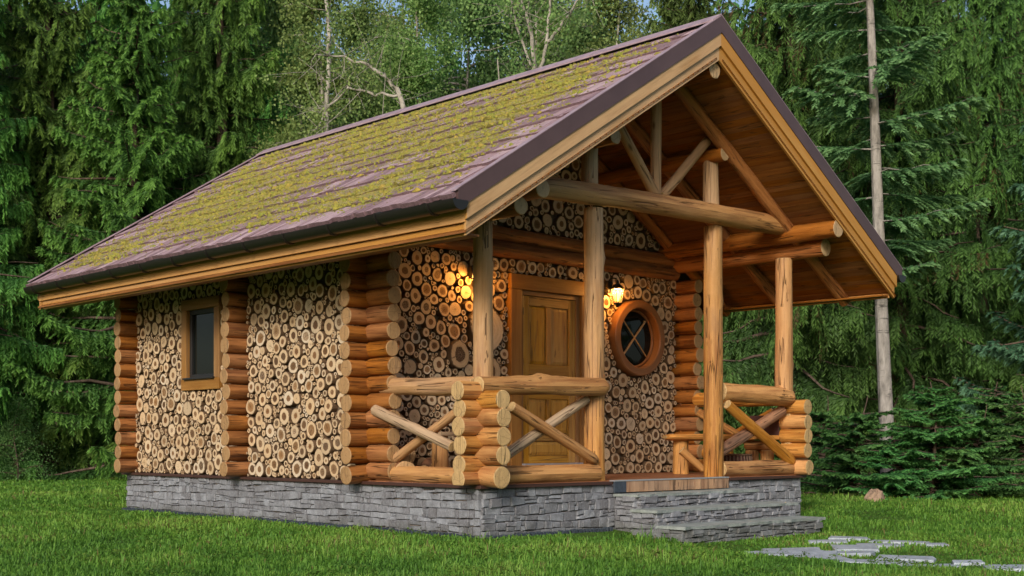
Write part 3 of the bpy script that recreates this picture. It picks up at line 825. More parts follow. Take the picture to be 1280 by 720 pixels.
        if True:  # metal flange lying on the roof edge
            mb = MB(); a0 = slope_pt(sg, 0., yf, .036); a1 = slope_pt(sg, SL + .01, yf, .036); wv = Vector((0, dr * .085, 0)); dnn = Vector((0, 0, -.012))
            mb.add([a0, a1, a1 + wv, a0 + wv, a0 + dnn, a1 + dnn, a1 + wv + dnn, a0 + wv + dnn], [(0, 1, 2, 3), (7, 6, 5, 4), (0, 4, 5, 1), (1, 5, 6, 2), (2, 6, 7, 3), (3, 7, 4, 0)])
            mb.build('rake_flange', M['flange'] if 'flange' in M else M.setdefault('flange', simple('weathered_purple_metal', (.36, .26, .28), .4, nscale=6, col2=(.26, .17, .18))), cabin)
    # eave fascia boards and gutter
    xf = XM + sg * (XM + .962)
    for nm, x_, z0, z1 in (('fascia_board', xf, 2.990, 3.155), ('fascia_board', xf - sg * .035, 2.872, 2.986)):
        mb = MB(); y0_, y1_ = (YF + .045, YB - .045) if nm and z1 > 3.1 else (YF + .095, YB - .10)
        mb.box((min(x_, x_ - sg * .03), y0_, z0), (max(x_, x_ - sg * .03), y1_, z1)); mb.build(nm, M['board'], cabin, bevel=.003)
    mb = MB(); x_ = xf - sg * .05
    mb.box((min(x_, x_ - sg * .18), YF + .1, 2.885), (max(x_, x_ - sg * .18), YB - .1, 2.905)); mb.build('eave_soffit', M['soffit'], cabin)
    gx = xf + sg * .100; gz = 3.175; gr = .094
    mb = MB(); n = 10
    for (rr, flip) in ((gr, 0), (gr - .006, 1)):
        ring = [(math.cos(math.pi + math.pi * k / n) * rr, math.sin(math.pi + math.pi * k / n) * rr) for k in range(n + 1)]
        vs = [(gx + a_, YF - .015, gz + b_) for a_, b_ in ring] + [(gx + a_, YB + .03, gz + b_) for a_, b_ in ring]
        mb.add(vs, [(k, k + 1, n + 2 + k, n + 1 + k) for k in range(n)], smooth=True)
    for ye in (YF - .015, YB + .03):
        mb.add([(gx + math.cos(math.pi + math.pi * k / n) * gr, ye, gz + math.sin(math.pi + math.pi * k / n) * gr) for k in range(n + 1)], [tuple(range(n + 1))])
    g_ = mb.build('gutter', M['gutter'], cabin, fixn=False)
    for k in range(12):
        yb2 = YF + .35 + k * (YB - YF - .6) / 11
        mb = MB(); q = gr + .006
        pts = [(gx + math.cos(math.pi + math.pi * i / 8) * q, yb2, gz + math.sin(math.pi + math.pi * i / 8) * q) for i in range(9)]
        mb.tube(pts, [.012] * 9, 6); mb.build('gutter_bracket', M['gutter'], g_)
# ridge cap
mb = MB()
for sg in (-1, 1):
    a0 = Vector((XM, YF + .01, ZR + .062)); b0 = slope_pt(sg, .15, YF + .01, .048); vv = Vector((0, YB - YF - .02, 0)); dz_ = Vector((0, 0, -.016))
    for i in range(5):
        f0_, f1_ = i / 5, (i + 1) / 5; o0 = vv * f0_; o1 = vv * f1_ - Vector((0, .004, 0)); lift = Vector((0, 0, .004 * (i % 2)))
        mb.add([a0 + o0 + lift, b0 + o0 + lift, b0 + o1 + lift, a0 + o1 + lift, a0 + o0 + dz_, b0 + o0 + dz_, b0 + o1 + dz_, a0 + o1 + dz_], [(0, 1, 2, 3), (7, 6, 5, 4), (0, 4, 5, 1), (1, 5, 6, 2), (2, 6, 7, 3), (3, 7, 4, 0)])
mb.build('ridge_cap', M['flange'], cabin)

# ---- side window
win_mb = MB()
x_o = -.055
fw = .13
win_mb.box((x_o, WY0, WZ0 ), (.06, WY1, WZ0 + fw + .02), along=1)
win_mb.box((x_o, WY0, WZ1 - fw - .01), (.06, WY1, WZ1), along=1)
win_mb.box((x_o + .003, WY0 + .001, WZ0 + fw + .021), (.06, WY0 + fw, WZ1 - fw - .011), along=2)
win_mb.box((x_o + .003, WY1 - fw, WZ0 + fw + .021), (.06, WY1 - .001, WZ1 - fw - .011), along=2)
wf = win_mb.build('window_frame', M['frame'], cabin, bevel=.006)
mb = MB(); a, b2, c, d2 = WY0 + fw + .001, WY1 - fw - .001, WZ0 + fw + .022, WZ1 - fw - .012
mb.box((.0, a, c), (.058, b2, c + .06)); mb.box((.0, a, d2 - .06), (.058, b2, d2)); mb.box((.0, a, c + .061), (.058, a + .06, d2 - .061)); mb.box((.0, b2 - .06, c + .061), (.058, b2, d2 - .061))
mb.build('sash', M['blackplastic'], wf, bevel=.006)
mb = MB(); mb.box((.03, a + .06, c + .06), (.036, b2 - .06, d2 - .06)); mb.build('pane', M['glass'], wf)
mb = MB(); mb.box((-.095, a - .03, c - .012), (.0, b2 + .03, c + .012)); mb.build('sill', M['blackplastic'], wf, bevel=.004)

# ---- door
mb = MB(); cw = .19; yo = D - .075
mb.box((DX0, yo, DZ1 - cw), (DX1, D + .06, DZ1), along=0)
mb.box((DX0 + .003, yo + .004, FH + .046), (DX0 + cw, D + .06, DZ1 - cw - .001), along=2)
mb.box((DX1 - cw + .02, yo + .004, FH + .046), (DX1 - .003, D + .06, DZ1 - cw - .001), along=2)
df = mb.build('door_frame', M['frame'], cabin, bevel=.008)
mb = MB(); jx0, jx1, jz = DX0 + cw + .001, DX1 - cw + .019, DZ1 - cw - .002
mb.box((jx0, D - .03, FH + .1), (jx0 + .06, D + .055, jz)); mb.box((jx1 - .07, D - .03, FH + .1), (jx1, D + .055, jz)); mb.box((jx0 + .061, D - .03, jz - .06), (jx1 - .071, D + .055, jz))
mb.build('jamb', M['frame'], df, bevel=.005)
lx0, lx1, lz0, lz1 = jx0 + .063, jx1 - .073, .70, jz - .063
mb = MB()
yl = D - .012
# stiles and rails
st = .115
mb.box((lx0, yl, lz0), (lx0 + st, D + .03, lz1), along=2); mb.box((lx1 - st, yl, lz0), (lx1, D + .03, lz1), along=2)
xm_ = (lx0 + lx1) / 2
rails = [(lz0, lz0 + .10), (.98, 1.08), (1.52, 1.64), (1.83, 1.96), (lz1 - .12, lz1)]
for (q0, q1) in rails: mb.box((lx0 + st + .001, yl + .001, q0), (lx1 - st - .001, D + .03, q1), along=0)
for (q0, q1) in ((1.081, 1.519), (1.961, lz1 - .121)): mb.box((xm_ - .045, yl + .001, q0), (xm_ + .045, D + .03, q1), along=2)
leaf = mb.build('door_leaf', M['door'], cabin, bevel=.006)
def raised(x0, x1, z0, z1):
    mb = MB(); g = .004; i = .045
    o = [(x0 + g, yl + .022, z0 + g), (x1 - g, yl + .022, z0 + g), (x1 - g, yl + .022, z1 - g), (x0 + g, yl + .022, z1 - g)]
    p = [(x0 + i, yl + .006, z0 + i), (x1 - i, yl + .006, z0 + i), (x1 - i, yl + .006, z1 - i), (x0 + i, yl + .006, z1 - i)]
    sd_ = random.random() * 30
    gc = [(q[0] + sd_, q[2] + sd_, sd_) for q in o + p]
    mb.add(o + p, [(0, 1, 5, 4), (1, 2, 6, 5), (2, 3, 7, 6), (3, 0, 4, 7), (4, 5, 6, 7)], gc=gc)
    mb.build('panel', M['door'], leaf)
for (q0, q1) in ((1.08, 1.52), (1.96, lz1 - .12)):
    raised(lx0 + st, xm_ - .045, q0, q1); raised(xm_ + .045, lx1 - st, q0, q1)
raised(lx0 + st, lx1 - st, lz0 + .10, .98); raised(lx0 + st, lx1 - st, 1.64, 1.83)
mb = MB(); mb.box((lx0 - .02, D + .024, lz0 - .04), (lx1 + .02, D + .058, lz1 + .02)); mb.build('door_core', M['mortar'], leaf)
mb = MB(); hz_ = 1.70; hx = lx0 + .06
mb.box((hx - .022, yl - .008, hz_ - .11), (hx + .022, yl - .001, hz_ + .11)); mb.tube([(hx, yl, hz_ + .03), (hx, yl - .05, hz_ + .03), (hx + .015, yl - .055, hz_ + .03), (hx + .11, yl - .055, hz_ + .028)], [.009, .009, .009, .008], 8)
mb.build('handle', M['iron'], leaf)
for hz_ in (1.0, 2.62):
    mb = MB(); mb.tube([(lx0 - .004, yl - .012, hz_ - .045), (lx0 - .004, yl - .012, hz_ + .045)], [.009, .009], 8); mb.build('hinge', M['iron'], leaf)
mb = MB(); mb.box((lx0 - .06, D - .11, .655), (lx1 + .06, D - .014, .70)); mb.build('threshold', M['steel'], df, bevel=.004)
mb = MB(); mb.box((DX0 + .02, D - .16, FH + .045), (DX1 - .02, D - .02, .652)); mb.build('door_step', M['deck'], df, bevel=.006)

# ---- round window
def annulus(mb, c, ro, ri, y0, y1, seg=80):
    vs = []; 
    for (r_, y_) in ((ro, y1), (ro, y0 + .012), (ro - .014, y0), (ri + .014, y0), (ri, y0 + .012), (ri, y1)):
        for k in range(seg):
            th = 2 * math.pi * k / seg; vs.append((c[0] + math.cos(th) * r_, y_, c[1] + math.sin(th) * r_))
    gc = [((i // seg) * .06 + 3, (i % seg) / seg * 3., 5.) for i in range(len(vs))]
    fs = [(j * seg + k, j * seg + (k + 1) % seg, (j + 1) * seg + (k + 1) % seg, (j + 1) * seg + k) for j in range(5) for k in range(seg)]
    mb.add(vs, fs, gc=gc, smooth=False)
mb = MB(); annulus(mb, (RWX, RWZ), RWR - .015, .405, D - .115, D + .06)
rw = mb.build('round_window_frame', M['redframe'], cabin)
mb = MB(); annulus(mb, (RWX, RWZ), .403, .372, D - .0, D + .06); mb.build('inner_ring', M['redframe'], rw)
mb = MB(); seg = 48
mb.add([(RWX + math.cos(2 * math.pi * k / seg) * .39, D + .03, RWZ + math.sin(2 * math.pi * k / seg) * .39) for k in range(seg)] + [(RWX + math.cos(2 * math.pi * k / seg) * .39, D + .04, RWZ + math.sin(2 * math.pi * k / seg) * .39) for k in range(seg)], [tuple(range(seg)), tuple(range(2 * seg - 1, seg - 1, -1))] + [(k, (k + 1) % seg, seg + (k + 1) % seg, seg + k) for k in range(seg)])
mb.build('pane', M['glass'], rw)
mb = MB(); q = .24; mb.prism((RWX - q, D + .015, RWZ - q * 1.05), (RWX + q, D + .015, RWZ + q * 1.05), .026, .012, up=(0, 1, 0), tint=.6); mb.build('glazing_bar', M['board'], rw)
mb = MB(); mb.prism((RWX - q, D + .000, RWZ + q * 1.0), (RWX + q, D + .000, RWZ - q * 1.0), .016, .010, up=(0, 1, 0), tint=.3); mb.build('glazing_bar', M['board'], rw)

# ================================================================== WALL LANTERNS
def lantern(x, y, z):
    t = empty('wall_lantern', (x, y, z))
    def lath(profile, seg=6, mat='iron', name='roof'):
        mb = MB()
        vs = [(math.cos(2 * math.pi * k / seg + .5) * r_, math.sin(2 * math.pi * k / seg + .5) * r_, z_) for r_, z_ in profile for k in range(seg)]
        fs = [(j * seg + k, j * seg + (k + 1) % seg, (j + 1) * seg + (k + 1) % seg, (j + 1) * seg + k) for j in range(len(profile) - 1) for k in range(seg)]
        fs += [tuple(range(seg)), tuple(range((len(profile) - 1) * seg, len(profile) * seg))]
        mb.add(vs, fs); return mb.build(name, M[mat], t)
    lath([(.098, .055), (.094, .065), (.05, .115), (.022, .135), (.018, .165), (.006, .18)], name='lantern_cap')
    lath([(.012, -.185), (.03, -.165), (.055, -.14), (.058, -.125)], name='lantern_base')
    lath([(.056, -.124), (.088, .054)], mat='lampglass', name='lantern_glass')
    mb = MB()
    for k in range(6):
        th = 2 * math.pi * k / 6 + .5; mb.tube([(math.cos(th) * .058, math.sin(th) * .058, -.124), (math.cos(th) * .091, math.sin(th) * .091, .056)], [.005, .005], 6)
    mb.build('lantern_bars', M['iron'], t)
    mb = MB(); mb.tube([(0, 0, -.10), (0, 0, -.06), (0, 0, -.02), (0, 0, .02), (0, 0, .03)], [.014, .026, .03, .018, .004], 10); mb.build('bulb', M['bulb'], t)
    mb = MB(); dy = D - y - .0
    mb.tube([(0, 0, .17), (0, .02, .2), (0, dy * .5, .215), (0, dy - .05, .17), (0, dy - .02, .10)], [.009] * 5, 8)
    mb.box((-.04, dy - .09, .02), (.04, dy - .02, .17)); mb.build('bracket', M['iron'], t)
    li = bpy.data.lights.new('lantern_light', 'POINT'); li.energy = LAMPW; li.color = (1., .44, .09); li.shadow_soft_size = .05
    lo = bpy.data.objects.new('lantern_light', li); COL.objects.link(lo); lo.location = (0, -.0, .04); lo.parent = t
    return t
LAMPW = 48.
tag(lantern(1.62, D - .22, 2.93), 'lit black wall lantern left of the cabin door, half hidden by the porch corner post', 'lantern', 'lit lanterns on the porch wall')
tag(lantern(4.06, D - .22, 2.95), 'lit black wall lantern above the round window on the porch', 'lantern', 'lit lanterns on the porch wall')

# ================================================================== STONE STEPS
steps = tag(empty('stone_steps', (3.1, -.6, 0)), 'three grey ledge-stone steps with slate treads leading up to the porch', 'steps')
def step(x0, x1, yf, yb, z0, z1, curve=.0):
    mb = MB(); o = (3.1, -.6, 0)
    sh = lambda p: (p[0] - o[0], p[1] - o[1], p[2] - o[2])
    stones(mb, sh((x0, yb, 0)), sh((x0, yf, 0)), z0, z1 - .02, (-1, 0, 0), depth=.045, cmin=.045, cmax=.08)
    stones(mb, sh((x0, yf, 0)), sh((x1, yf, 0)), z0, z1 - .02, (0, -1, 0), depth=.05, cmin=.045, cmax=.08)
    stones(mb, sh((x1, yf, 0)), sh((x1, yb, 0)), z0, z1 - .02, (1, 0, 0), depth=.045, cmin=.045, cmax=.08)
    s_ = mb.build('step', M['stone'], steps)
    mb = MB(); mb.box(sh((x0 + .01, yf + .01, z0)), sh((x1 - .01, yb, z1 - .03))); mb.build('step_core', M['mortar'], s_)
    mb = MB(); n = 22
    top = []; low = []
    def outline():
        for i in range(n + 1): yield x0 - .05 + (x1 - x0 + .1) * i / n, yf - .055
        yield x1 + .05, yb
        yield x0 - .05, yb
    pts = [(px + random.uniform(-.012, .012), py + random.uniform(-.014, .014)) for px, py in outline()]
    pts[-1] = (x0 - .05, yb); pts[-2] = (x1 + .05, yb)
    top = [sh((a_, b_, z1 + random.uniform(-.004, .004))) for a_, b_ in pts]; low = [sh((a_ + random.uniform(-.006, .006), b_ + .006, z1 - .032)) for a_, b_ in pts]
    m_ = len(pts)
    mb.add(top + low, [tuple(range(m_)), tuple(range(2 * m_ - 1, m_ - 1, -1))] + [(i, m_ + i, m_ + (i + 1) % m_, (i + 1) % m_) for i in range(m_)], tint=.4)
    mb.build('tread', M['slate'], s_)
step(1.99, 4.10, -.36, -.052, -.15, .400)
step(1.86, 4.42, -.72, -.412, -.15, .243)
step(1.86, 4.38, -1.13, -.772, -.2, .085)

# ================================================================== BENCHES, BASKET, FIREWOOD on the porch
DZ = FH + .044
b = tag(empty('log_bench', (4.93, 1.02, DZ), -.5), 'honey split-log bench at the right end of the porch beside the round window', 'bench', 'split-log benches on the porch')
mb = MB(); mb.log((-.55, .0, .49), (.50, .04, .49), .16, .17, flat=None, rough=.04, rnd0=True)
for i, v in enumerate(mb.v):
    x, y, z = v; mb.v[i] = (x, y, .49 + (z - .49) * (.28 if z > .49 else .3))
mb.build('seat', M['log'], b)
for lx in (-.3, .35):
    mb = MB(); mb.log((lx, .06, 0.0), (lx, .06, .45), .11, .1, rough=.06); mb.build('leg', M['log'], b)
mb = MB(); mb.log((-.34, -.06, .32), (-.05, -.1, .06), .05, .05, rough=.1); mb.build('leg_brace', M['log'], b)
b = tag(empty('log_bench', (5.36, .42, DZ)), 'short honey bench behind the crossed braces of the right porch rail', 'bench', 'split-log benches on the porch')
mb = MB(); mb.box((-.14, -.22, .455), (.14, .22, .515), along=1, tint=.1); mb.build('seat', M['log'], b, bevel=.015)
mb = MB(); mb.log((0, -.2, .38), (0, .2, .38), .07, .07); mb.build('seat_bearer', M['log'], b)
for ly in (-.12, .12):
    mb = MB(); mb.log((0, ly, 0), (0, ly, .31), .09, .09); mb.build('leg', M['log'], b)
mb = MB(); mb.box((.145, -.2, .50), (.175, .28, .78), along=1); mb.build('backrest', M['cushion'], b, bevel=.02)
# wicker basket
b = tag(empty('wicker_basket', (4.80, .42, DZ)), 'round dark wicker basket on the porch floor behind the right rail', 'basket')
mb = MB(); ns = 30
for k in range(ns):
    th = 2 * math.pi * k / ns
    mb.tube([(math.cos(th) * .19, math.sin(th) * .19, .0), (math.cos(th) * .235, math.sin(th) * .235, .13), (math.cos(th) * .22, math.sin(th) * .22, .26)], [.011] * 3, 6)
mb.build('stakes', M['wicker'], b)
mb = MB()
for zz, rr in ((.012, .19), (.09, .222), (.17, .233), (.262, .222)):
    mb.tube([(math.cos(2 * math.pi * k / 30) * rr, math.sin(2 * math.pi * k / 30) * rr, zz) for k in range(31)], [.014] * 31, 6)
mb.build('hoops', M['wicker'], b)
mb = MB(); mb.tube([(0, 0, .01), (0, 0, .25)], [.185, .21], 24); mb.build('lining', M['cushion'], b)
# left bench
b = tag(empty('plank_bench', (1.02, 1.5, DZ)), 'low grey-topped plank bench against the cordwood wall left of the door', 'bench')
mb = MB(); mb.box((-.42, -.15, .50), (.42, .15, .545), along=0, tint=.9); mb.build('seat', M['log'], b, bevel=.008)
for lx in (-.3, .3):
    mb = MB(); mb.log((lx, 0, 0), (lx, 0, .50), .10, .095, rough=.06); mb.build('leg', M['log'], b)
# firewood pieces beside the left rail
fw_specs = [((.26, 1.72, DZ + .115), (.14, 1.40, DZ + .115), .115, 'thick firewood round lying nearest the left porch rail'),
            ((.50, 1.74, DZ + .085), (.42, 1.42, DZ + .085), .085, 'slim firewood round lying between the two thick ones on the porch'),
            ((.34, 1.74, DZ + .29), (.22, 1.46, DZ + .27), .10, 'firewood round stacked on top of its pile by the left rail'),
            ((.80, 1.76, DZ + .13), (.72, 1.50, DZ + .13), .13, 'thick firewood round lying farthest from the left porch rail')]
for p0, p1, r_, lb in fw_specs:
    mb = MB(); mb.log(p1, p0, r_, r_ * .95, rough=.08, oval=.06); o = mb.build('firewood', M['bark']); tag(o, lb, 'firewood', 'firewood pieces on the porch')

# ================================================================== PAVING STONES
pav = [(960, 686, .55, .28, 'flat blue-grey paving stone directly at the foot of the steps, left of the large slab'), (1002, 687.5, .95, .62, 'largest blue-grey paving slab, just right of the steps'),
       (992, 680, .75, .5, 'mid-sized paving slab between the lowest step and the largest slab'), (1052, 682, .8, .25, 'long narrow paving stone right behind the largest slab'),
       (1085, 697, .95, .22, 'long narrow paving stone in the front row, sunk in grass'), (1070, 676.5, .55, .4, 'squarish paving stone in the second row behind the long narrow ones'),
       (1132, 688.5, .6, .3, 'paving stone alone in the middle of the path, right of the narrow ones'), (1163, 703, .5, .2, 'small paving stone nearest the viewer, half covered by grass'),
       (1184, 697.5, .3, .16, 'very small paving stone just behind the nearest small one'), (1210, 693, .32, .16, 'small paving stone between the middle of the path and the right edge'),
       (1272, 699, .75, .3, 'paving stone at the right edge of the picture'), (1125, 669.5, .75, .25, 'long paving stone in the back row of the path'),
       (1100, 673, .6, .18, 'thin paving stone just in front of the long back-row one'), (1060, 665, .55, .25, 'paving stone in the back row close to the right end of the steps'),
       (1033, 668.5, .5, .18, 'thin mossy paving stone beside the right end of the lowest step'), (1170, 672.5, .28, .16, 'small lone paving stone at the back right of the path')]
pav_boxes = []
for u, v, sx, sy, lb in pav:
    w = FPX * 1.03 / (v - HOR); x, y = gpt(u, w); z = ground_z(x, y)
    t = empty('paving_stone', (x, y, z)); ang = -YAW + random.uniform(-.25, .1)
    pts = []
    for cx_, cy_ in ((-1, -1), (.1, -1.05), (1, -1), (1.03, .1), (1, 1), (-.2, 1.04), (-1, 1)):
        if abs(cx_) < .3 and random.random() < .4: continue
        pts.append((cx_ * sx * .43 * random.uniform(.8, 1.05) + cy_ * sx * .06, cy_ * sy * .72 * random.uniform(.78, 1.05)))
    n = len(pts)
    mb = MB(); top = [(a_, b_, .034 + random.uniform(-.005, .005)) for a_, b_ in pts]; bot = [(a_ * 1.03, b_ * 1.03, -.05) for a_, b_ in pts]
    mb.add(top + bot, [tuple(range(n))] + [(i, n + i, n + (i + 1) % n, (i + 1) % n) for i in range(n)], tint=random.random())
    me_o = mb.build('paving_stone', M['paver'], bevel=.008); bpy.data.objects.remove(t)
    me_o.location = (x, y, z); me_o.rotation_euler = (random.uniform(-.02, .02), random.uniform(-.02, .02), ang)
    tag(me_o, lb, 'paving stone', 'paving stones set in the lawn'); pav_boxes.append((x, y, sx * .40, sy * .66, ang))
# rock at the edge of the lawn
x, y = gpt(1092, 20.6); mb = MB(); n = 10
prof = [(1.0, -.05), (1.02, .08), (.8, .24), (.35, .33)]
vs = [(math.cos(2 * math.pi * k / n) * .17 * r_ * random.uniform(.85, 1.15) + .05 * z_, math.sin(2 * math.pi * k / n) * .16 * r_ * random.uniform(.85, 1.15), .75 * z_ * random.uniform(.6, 1.0)) for r_, z_ in prof for k in range(n)]
mb.add(vs, [(j * n + k, j * n + (k + 1) % n, (j + 1) * n + (k + 1) % n, (j + 1) * n + k) for j in range(3) for k in range(n)] + [tuple(range(3 * n, 4 * n))])
o = mb.build('rock', M['rock']); o.location = (x, y, ground_z(x, y)); tag(o, 'tan rock at the lawn edge in front of the young firs', 'rock')

# ================================================================== VEGETATION
def quad_mesh(name, P, A, B, tip, rnd, mat, parent=None, obj=True):
    n = len(P); V = np.empty((n, 4, 3), np.float32)
    V[:, 0] = P; V[:, 1] = P + A * .45 + B; V[:, 2] = P + A; V[:, 3] = P + A * .45 - B
    me = bpy.data.meshes.new(name); me.vertices.add(n * 4); me.vertices.foreach_set('co', V.ravel())
    me.loops.add(n * 4); me.loops.foreach_set('vertex_index', np.arange(n * 4, dtype=np.int32))
    me.polygons.add(n); me.polygons.foreach_set('loop_start', np.arange(0, n * 4, 4, dtype=np.int32)); me.polygons.foreach_set('loop_total', np.full(n, 4, np.int32))
    a = me.attributes.new('tip', 'FLOAT', 'POINT'); t4 = np.repeat(tip, 4).reshape(n, 4); t4[:, 2] += .2; a.data.foreach_set('value', t4.ravel().astype(np.float32))
    a = me.attributes.new('rnd', 'FLOAT', 'POINT'); a.data.foreach_set('value', np.repeat(rnd, 4).astype(np.float32))
    me.materials.append(mat); me.update(calc_edges=True)
    if not obj: return me
    o = bpy.data.objects.new(name, me); COL.objects.link(o)
    if parent: o.parent = parent
    return o
def norm(a): return a / np.maximum(np.linalg.norm(a, axis=-1, keepdims=True), 1e-6)

def trunk_mesh(H, r, lean=(0, 0), bark='sprucebark', limbs=(), top=.15, wob=.12, seg=10):
    mb = MB(); n = 16; pts = []; ph = random.random() * 6
    for i in range(n + 1):
        t = i / n; pts.append((lean[0] * t + wob * math.sin(t * 5 + ph) * t, lean[1] * t + wob * math.cos(t * 4 + ph) * t, -.1 + (H + .1) * t))
    rads = [r * (1.25 if i == 0 else 1) * (1 - (1 - top) * i / n) for i in range(n + 1)]
    mb.tube(pts, rads, seg)
    for lp, lr in limbs: mb.tube(lp, lr, 6)
    return mb, pts

def spruce(seed, H, Rb, zb, mat, r=.2, sp=.36, nb=5, droop=.45, upturn=.25, sub=.13, hang=.9, nl=.13, nw=.0145, step=.03, bark='sprucebark', subl=.55, crownpow=.75, lean=(0, 0), flat=False, limbk=1.):
    random.seed(seed); rg = np.random.default_rng(seed)
    limbs = []; P = []; A = []; B = []; T = []; Rn = []
    mbx, tp = trunk_mesh(H, r, lean, bark)
    z = zb
    while z < H - .25:
        rel = (z - zb) / (H - zb)
        bl0 = Rb * (1 - rel) ** crownpow
        if rel < .08: bl0 *= .8
        tr = z / H; cx_ = lean[0] * tr; cy_ = lean[1] * tr
        for k in range(nb):
            az = random.uniform(0, 2 * math.pi); bl = bl0 * random.uniform(.55, 1.15)
            if bl < .15: continue
            o = np.array([math.cos(az), math.sin(az), 0.]); side = np.array([-o[1], o[0], 0.])
            dr = droop * random.uniform(.6, 1.3) * (1 - .7 * rel); up = upturn * random.uniform(.5, 1.4)
            zz = z + random.uniform(-.15, .15)
            def bp(s): s = np.asarray(s)[..., None]; return np.array([cx_, cy_, zz]) + o * bl * s * .96 + side * (bl * .08 * math.sin(k * 3) * s ** 2) + np.array([0, 0, 1.]) * bl * (.12 * s - dr * s ** 1.5 + up * s ** 3)
            lp = bp(np.linspace(0, 1, 6)); limbs.append(((lp + np.array([[0, 0, 0]] + [list(rg.normal(0, .035 * bl / 2, 3)) for _ in range(5)])).tolist(), [limbk * max(.008, .02 + .012 * bl) * (1 - .8 * q) for q in np.linspace(0, 1, 6)]))
            m = max(3, int(bl * .85 / sub)); ss = np.linspace(.13, 1., m); bc = rg.random()
            for sgn in (-1, 1):
                base = bp(ss); tang = norm(bp(ss + .02) - base)
                ang = np.radians(rg.uniform(40, 65, m))[:, None]
                d = norm(tang * np.cos(ang) + side * sgn * np.sin(ang) + rg.normal(0, .06, (m, 3)))
                ln = subl * np.minimum(1, bl / 1.6) * (1.1 - .75 * ss ** 1.5) * rg.uniform(.6, 1.2, m)
                k2 = max(3, int(subl / step)); tt = (np.arange(k2) + .5) / k2
                t_ = tt[None, :, None]; hg = hang * rg.uniform(.6, 1.3, m)[:, None, None]
                path = base[:, None, :] + d[:, None, :] * ln[:, None, None] * t_ * (1 - .25 * hg * t_) + np.array([0, 0, -1.]) * ln[:, None, None] * hg * t_ ** 1.6 * .75
                tn = norm(d[:, None, :] * (1 - .5 * hg * t_) + np.array([0, 0, -1.]) * hg * 1.2 * t_ ** .6)
                lat = norm(np.cross(tn, np.array([0, 0, 1.])) + 1e-3)
                for s2 in (-1, 1):
                    dirn = norm(tn * .8 + lat * s2 * rg.uniform(.35, .9, (m, k2, 1)) + rg.normal(0, .12, (m, k2, 3)))
                    Lq = nl * rg.uniform(.7, 1.25, (m, k2, 1)) * (1 if not flat else 1)
                    wv = norm(np.cross(dirn, rg.normal(0, 1, (m, k2, 3)) * (.35 if flat else 1) + np.array([0, 0, .9 if flat else .3]))) * nw
                    P.append(path.reshape(-1, 3)); A.append((dirn * Lq).reshape(-1, 3)); B.append(wv.reshape(-1, 3))
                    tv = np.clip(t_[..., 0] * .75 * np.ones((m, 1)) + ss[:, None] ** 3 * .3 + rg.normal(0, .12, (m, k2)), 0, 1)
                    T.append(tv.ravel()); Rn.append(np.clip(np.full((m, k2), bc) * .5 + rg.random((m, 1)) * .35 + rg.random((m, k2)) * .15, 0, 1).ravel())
        z += sp * random.uniform(.8, 1.2) * (1 - .3 * rel)
    for lp, lr in limbs: mbx.tube(lp, lr, 4)
    return mbx, np.concatenate(P), np.concatenate(A), np.concatenate(B), np.concatenate(T), np.concatenate(Rn), mat, bark

def broadleaf(seed, H, Rc, zb, mat, r=.12, nl=36, ncl=16, lpc=50, leaf=.085, bark='birchbark', lean=(0, 0), stems=None):
    random.seed(seed); rg = np.random.default_rng(seed)
    mbx, tp = trunk_mesh(H, r, lean, bark, wob=.25); centers = []; ctip = []
    stemlist = [tp]
    if stems:
        for (dx, dy, hh) in stems:
            pts = [(dx * (t ** 1.0) , dy * t, hh * t) for t in np.linspace(0, 1, 9)]
            mbx.tube(pts, [r * .8 * (1 - .8 * t) for t in np.linspace(0, 1, 9)], 8); stemlist.append(pts)
    for k in range(nl):
        st_ = random.choice(stemlist); t = random.uniform(zb / H, .98); idx = t * (len(st_) - 1); i0 = min(int(idx), len(st_) - 2); fr = idx - i0
        b0 = np.array(st_[i0]) * (1 - fr) + np.array(st_[i0 + 1]) * fr
        az = random.uniform(0, 6.283); el = random.uniform(.2, .9); rel = (t - zb / H) / (1 - zb / H)
        ln = Rc * (1.15 - .75 * rel) * random.uniform(.6, 1.1)
        d = np.array([math.cos(az) * math.cos(el), math.sin(az) * math.cos(el), math.sin(el)])
        pts = [b0 + d * ln * q + np.array([0, 0, -1]) * ln * .35 * q ** 2 for q in np.linspace(0, 1, 6)]
        mbx.tube([p.tolist() for p in pts], [r * .32 * (1 - .85 * q) + .004 for q in np.linspace(0, 1, 6)], 5)
        for c in range(ncl):
            q = random.uniform(.25, 1.05); p = b0 + d * ln * q + np.array([0, 0, -1]) * ln * .35 * q ** 2
            e = p + rg.normal(0, 1, 3) * np.array([.34, .34, .22]) * (ln / 2.2)
            mbx.tube([p.tolist(), e.tolist()], [.006, .003], 3); centers.append(e)
    C = np.array(centers); n = len(C)
    P = C[:, None, :] + rg.normal(0, 1, (n, lpc, 3)) * np.array([.16, .16, .24]) * (rg.uniform(.6, 1.3, (n, 1, 1)))
    P[:, :, 2] -= .12
    P = P.reshape(-1, 3); m = len(P)
    A = norm(rg.normal(0, 1, (m, 3)) + np.array([0, 0, -.8])) * leaf * rg.uniform(.7, 1.3, (m, 1))
    B = norm(np.cross(A, rg.normal(0, 1, (m, 3)))) * leaf * .38
    T = np.clip(np.repeat(rg.random(n), lpc) * .7 + rg.random(m) * .3, 0, 1); Rn = rg.random(m) * .85
    return mbx, P, A, B, T, Rn, mat, bark

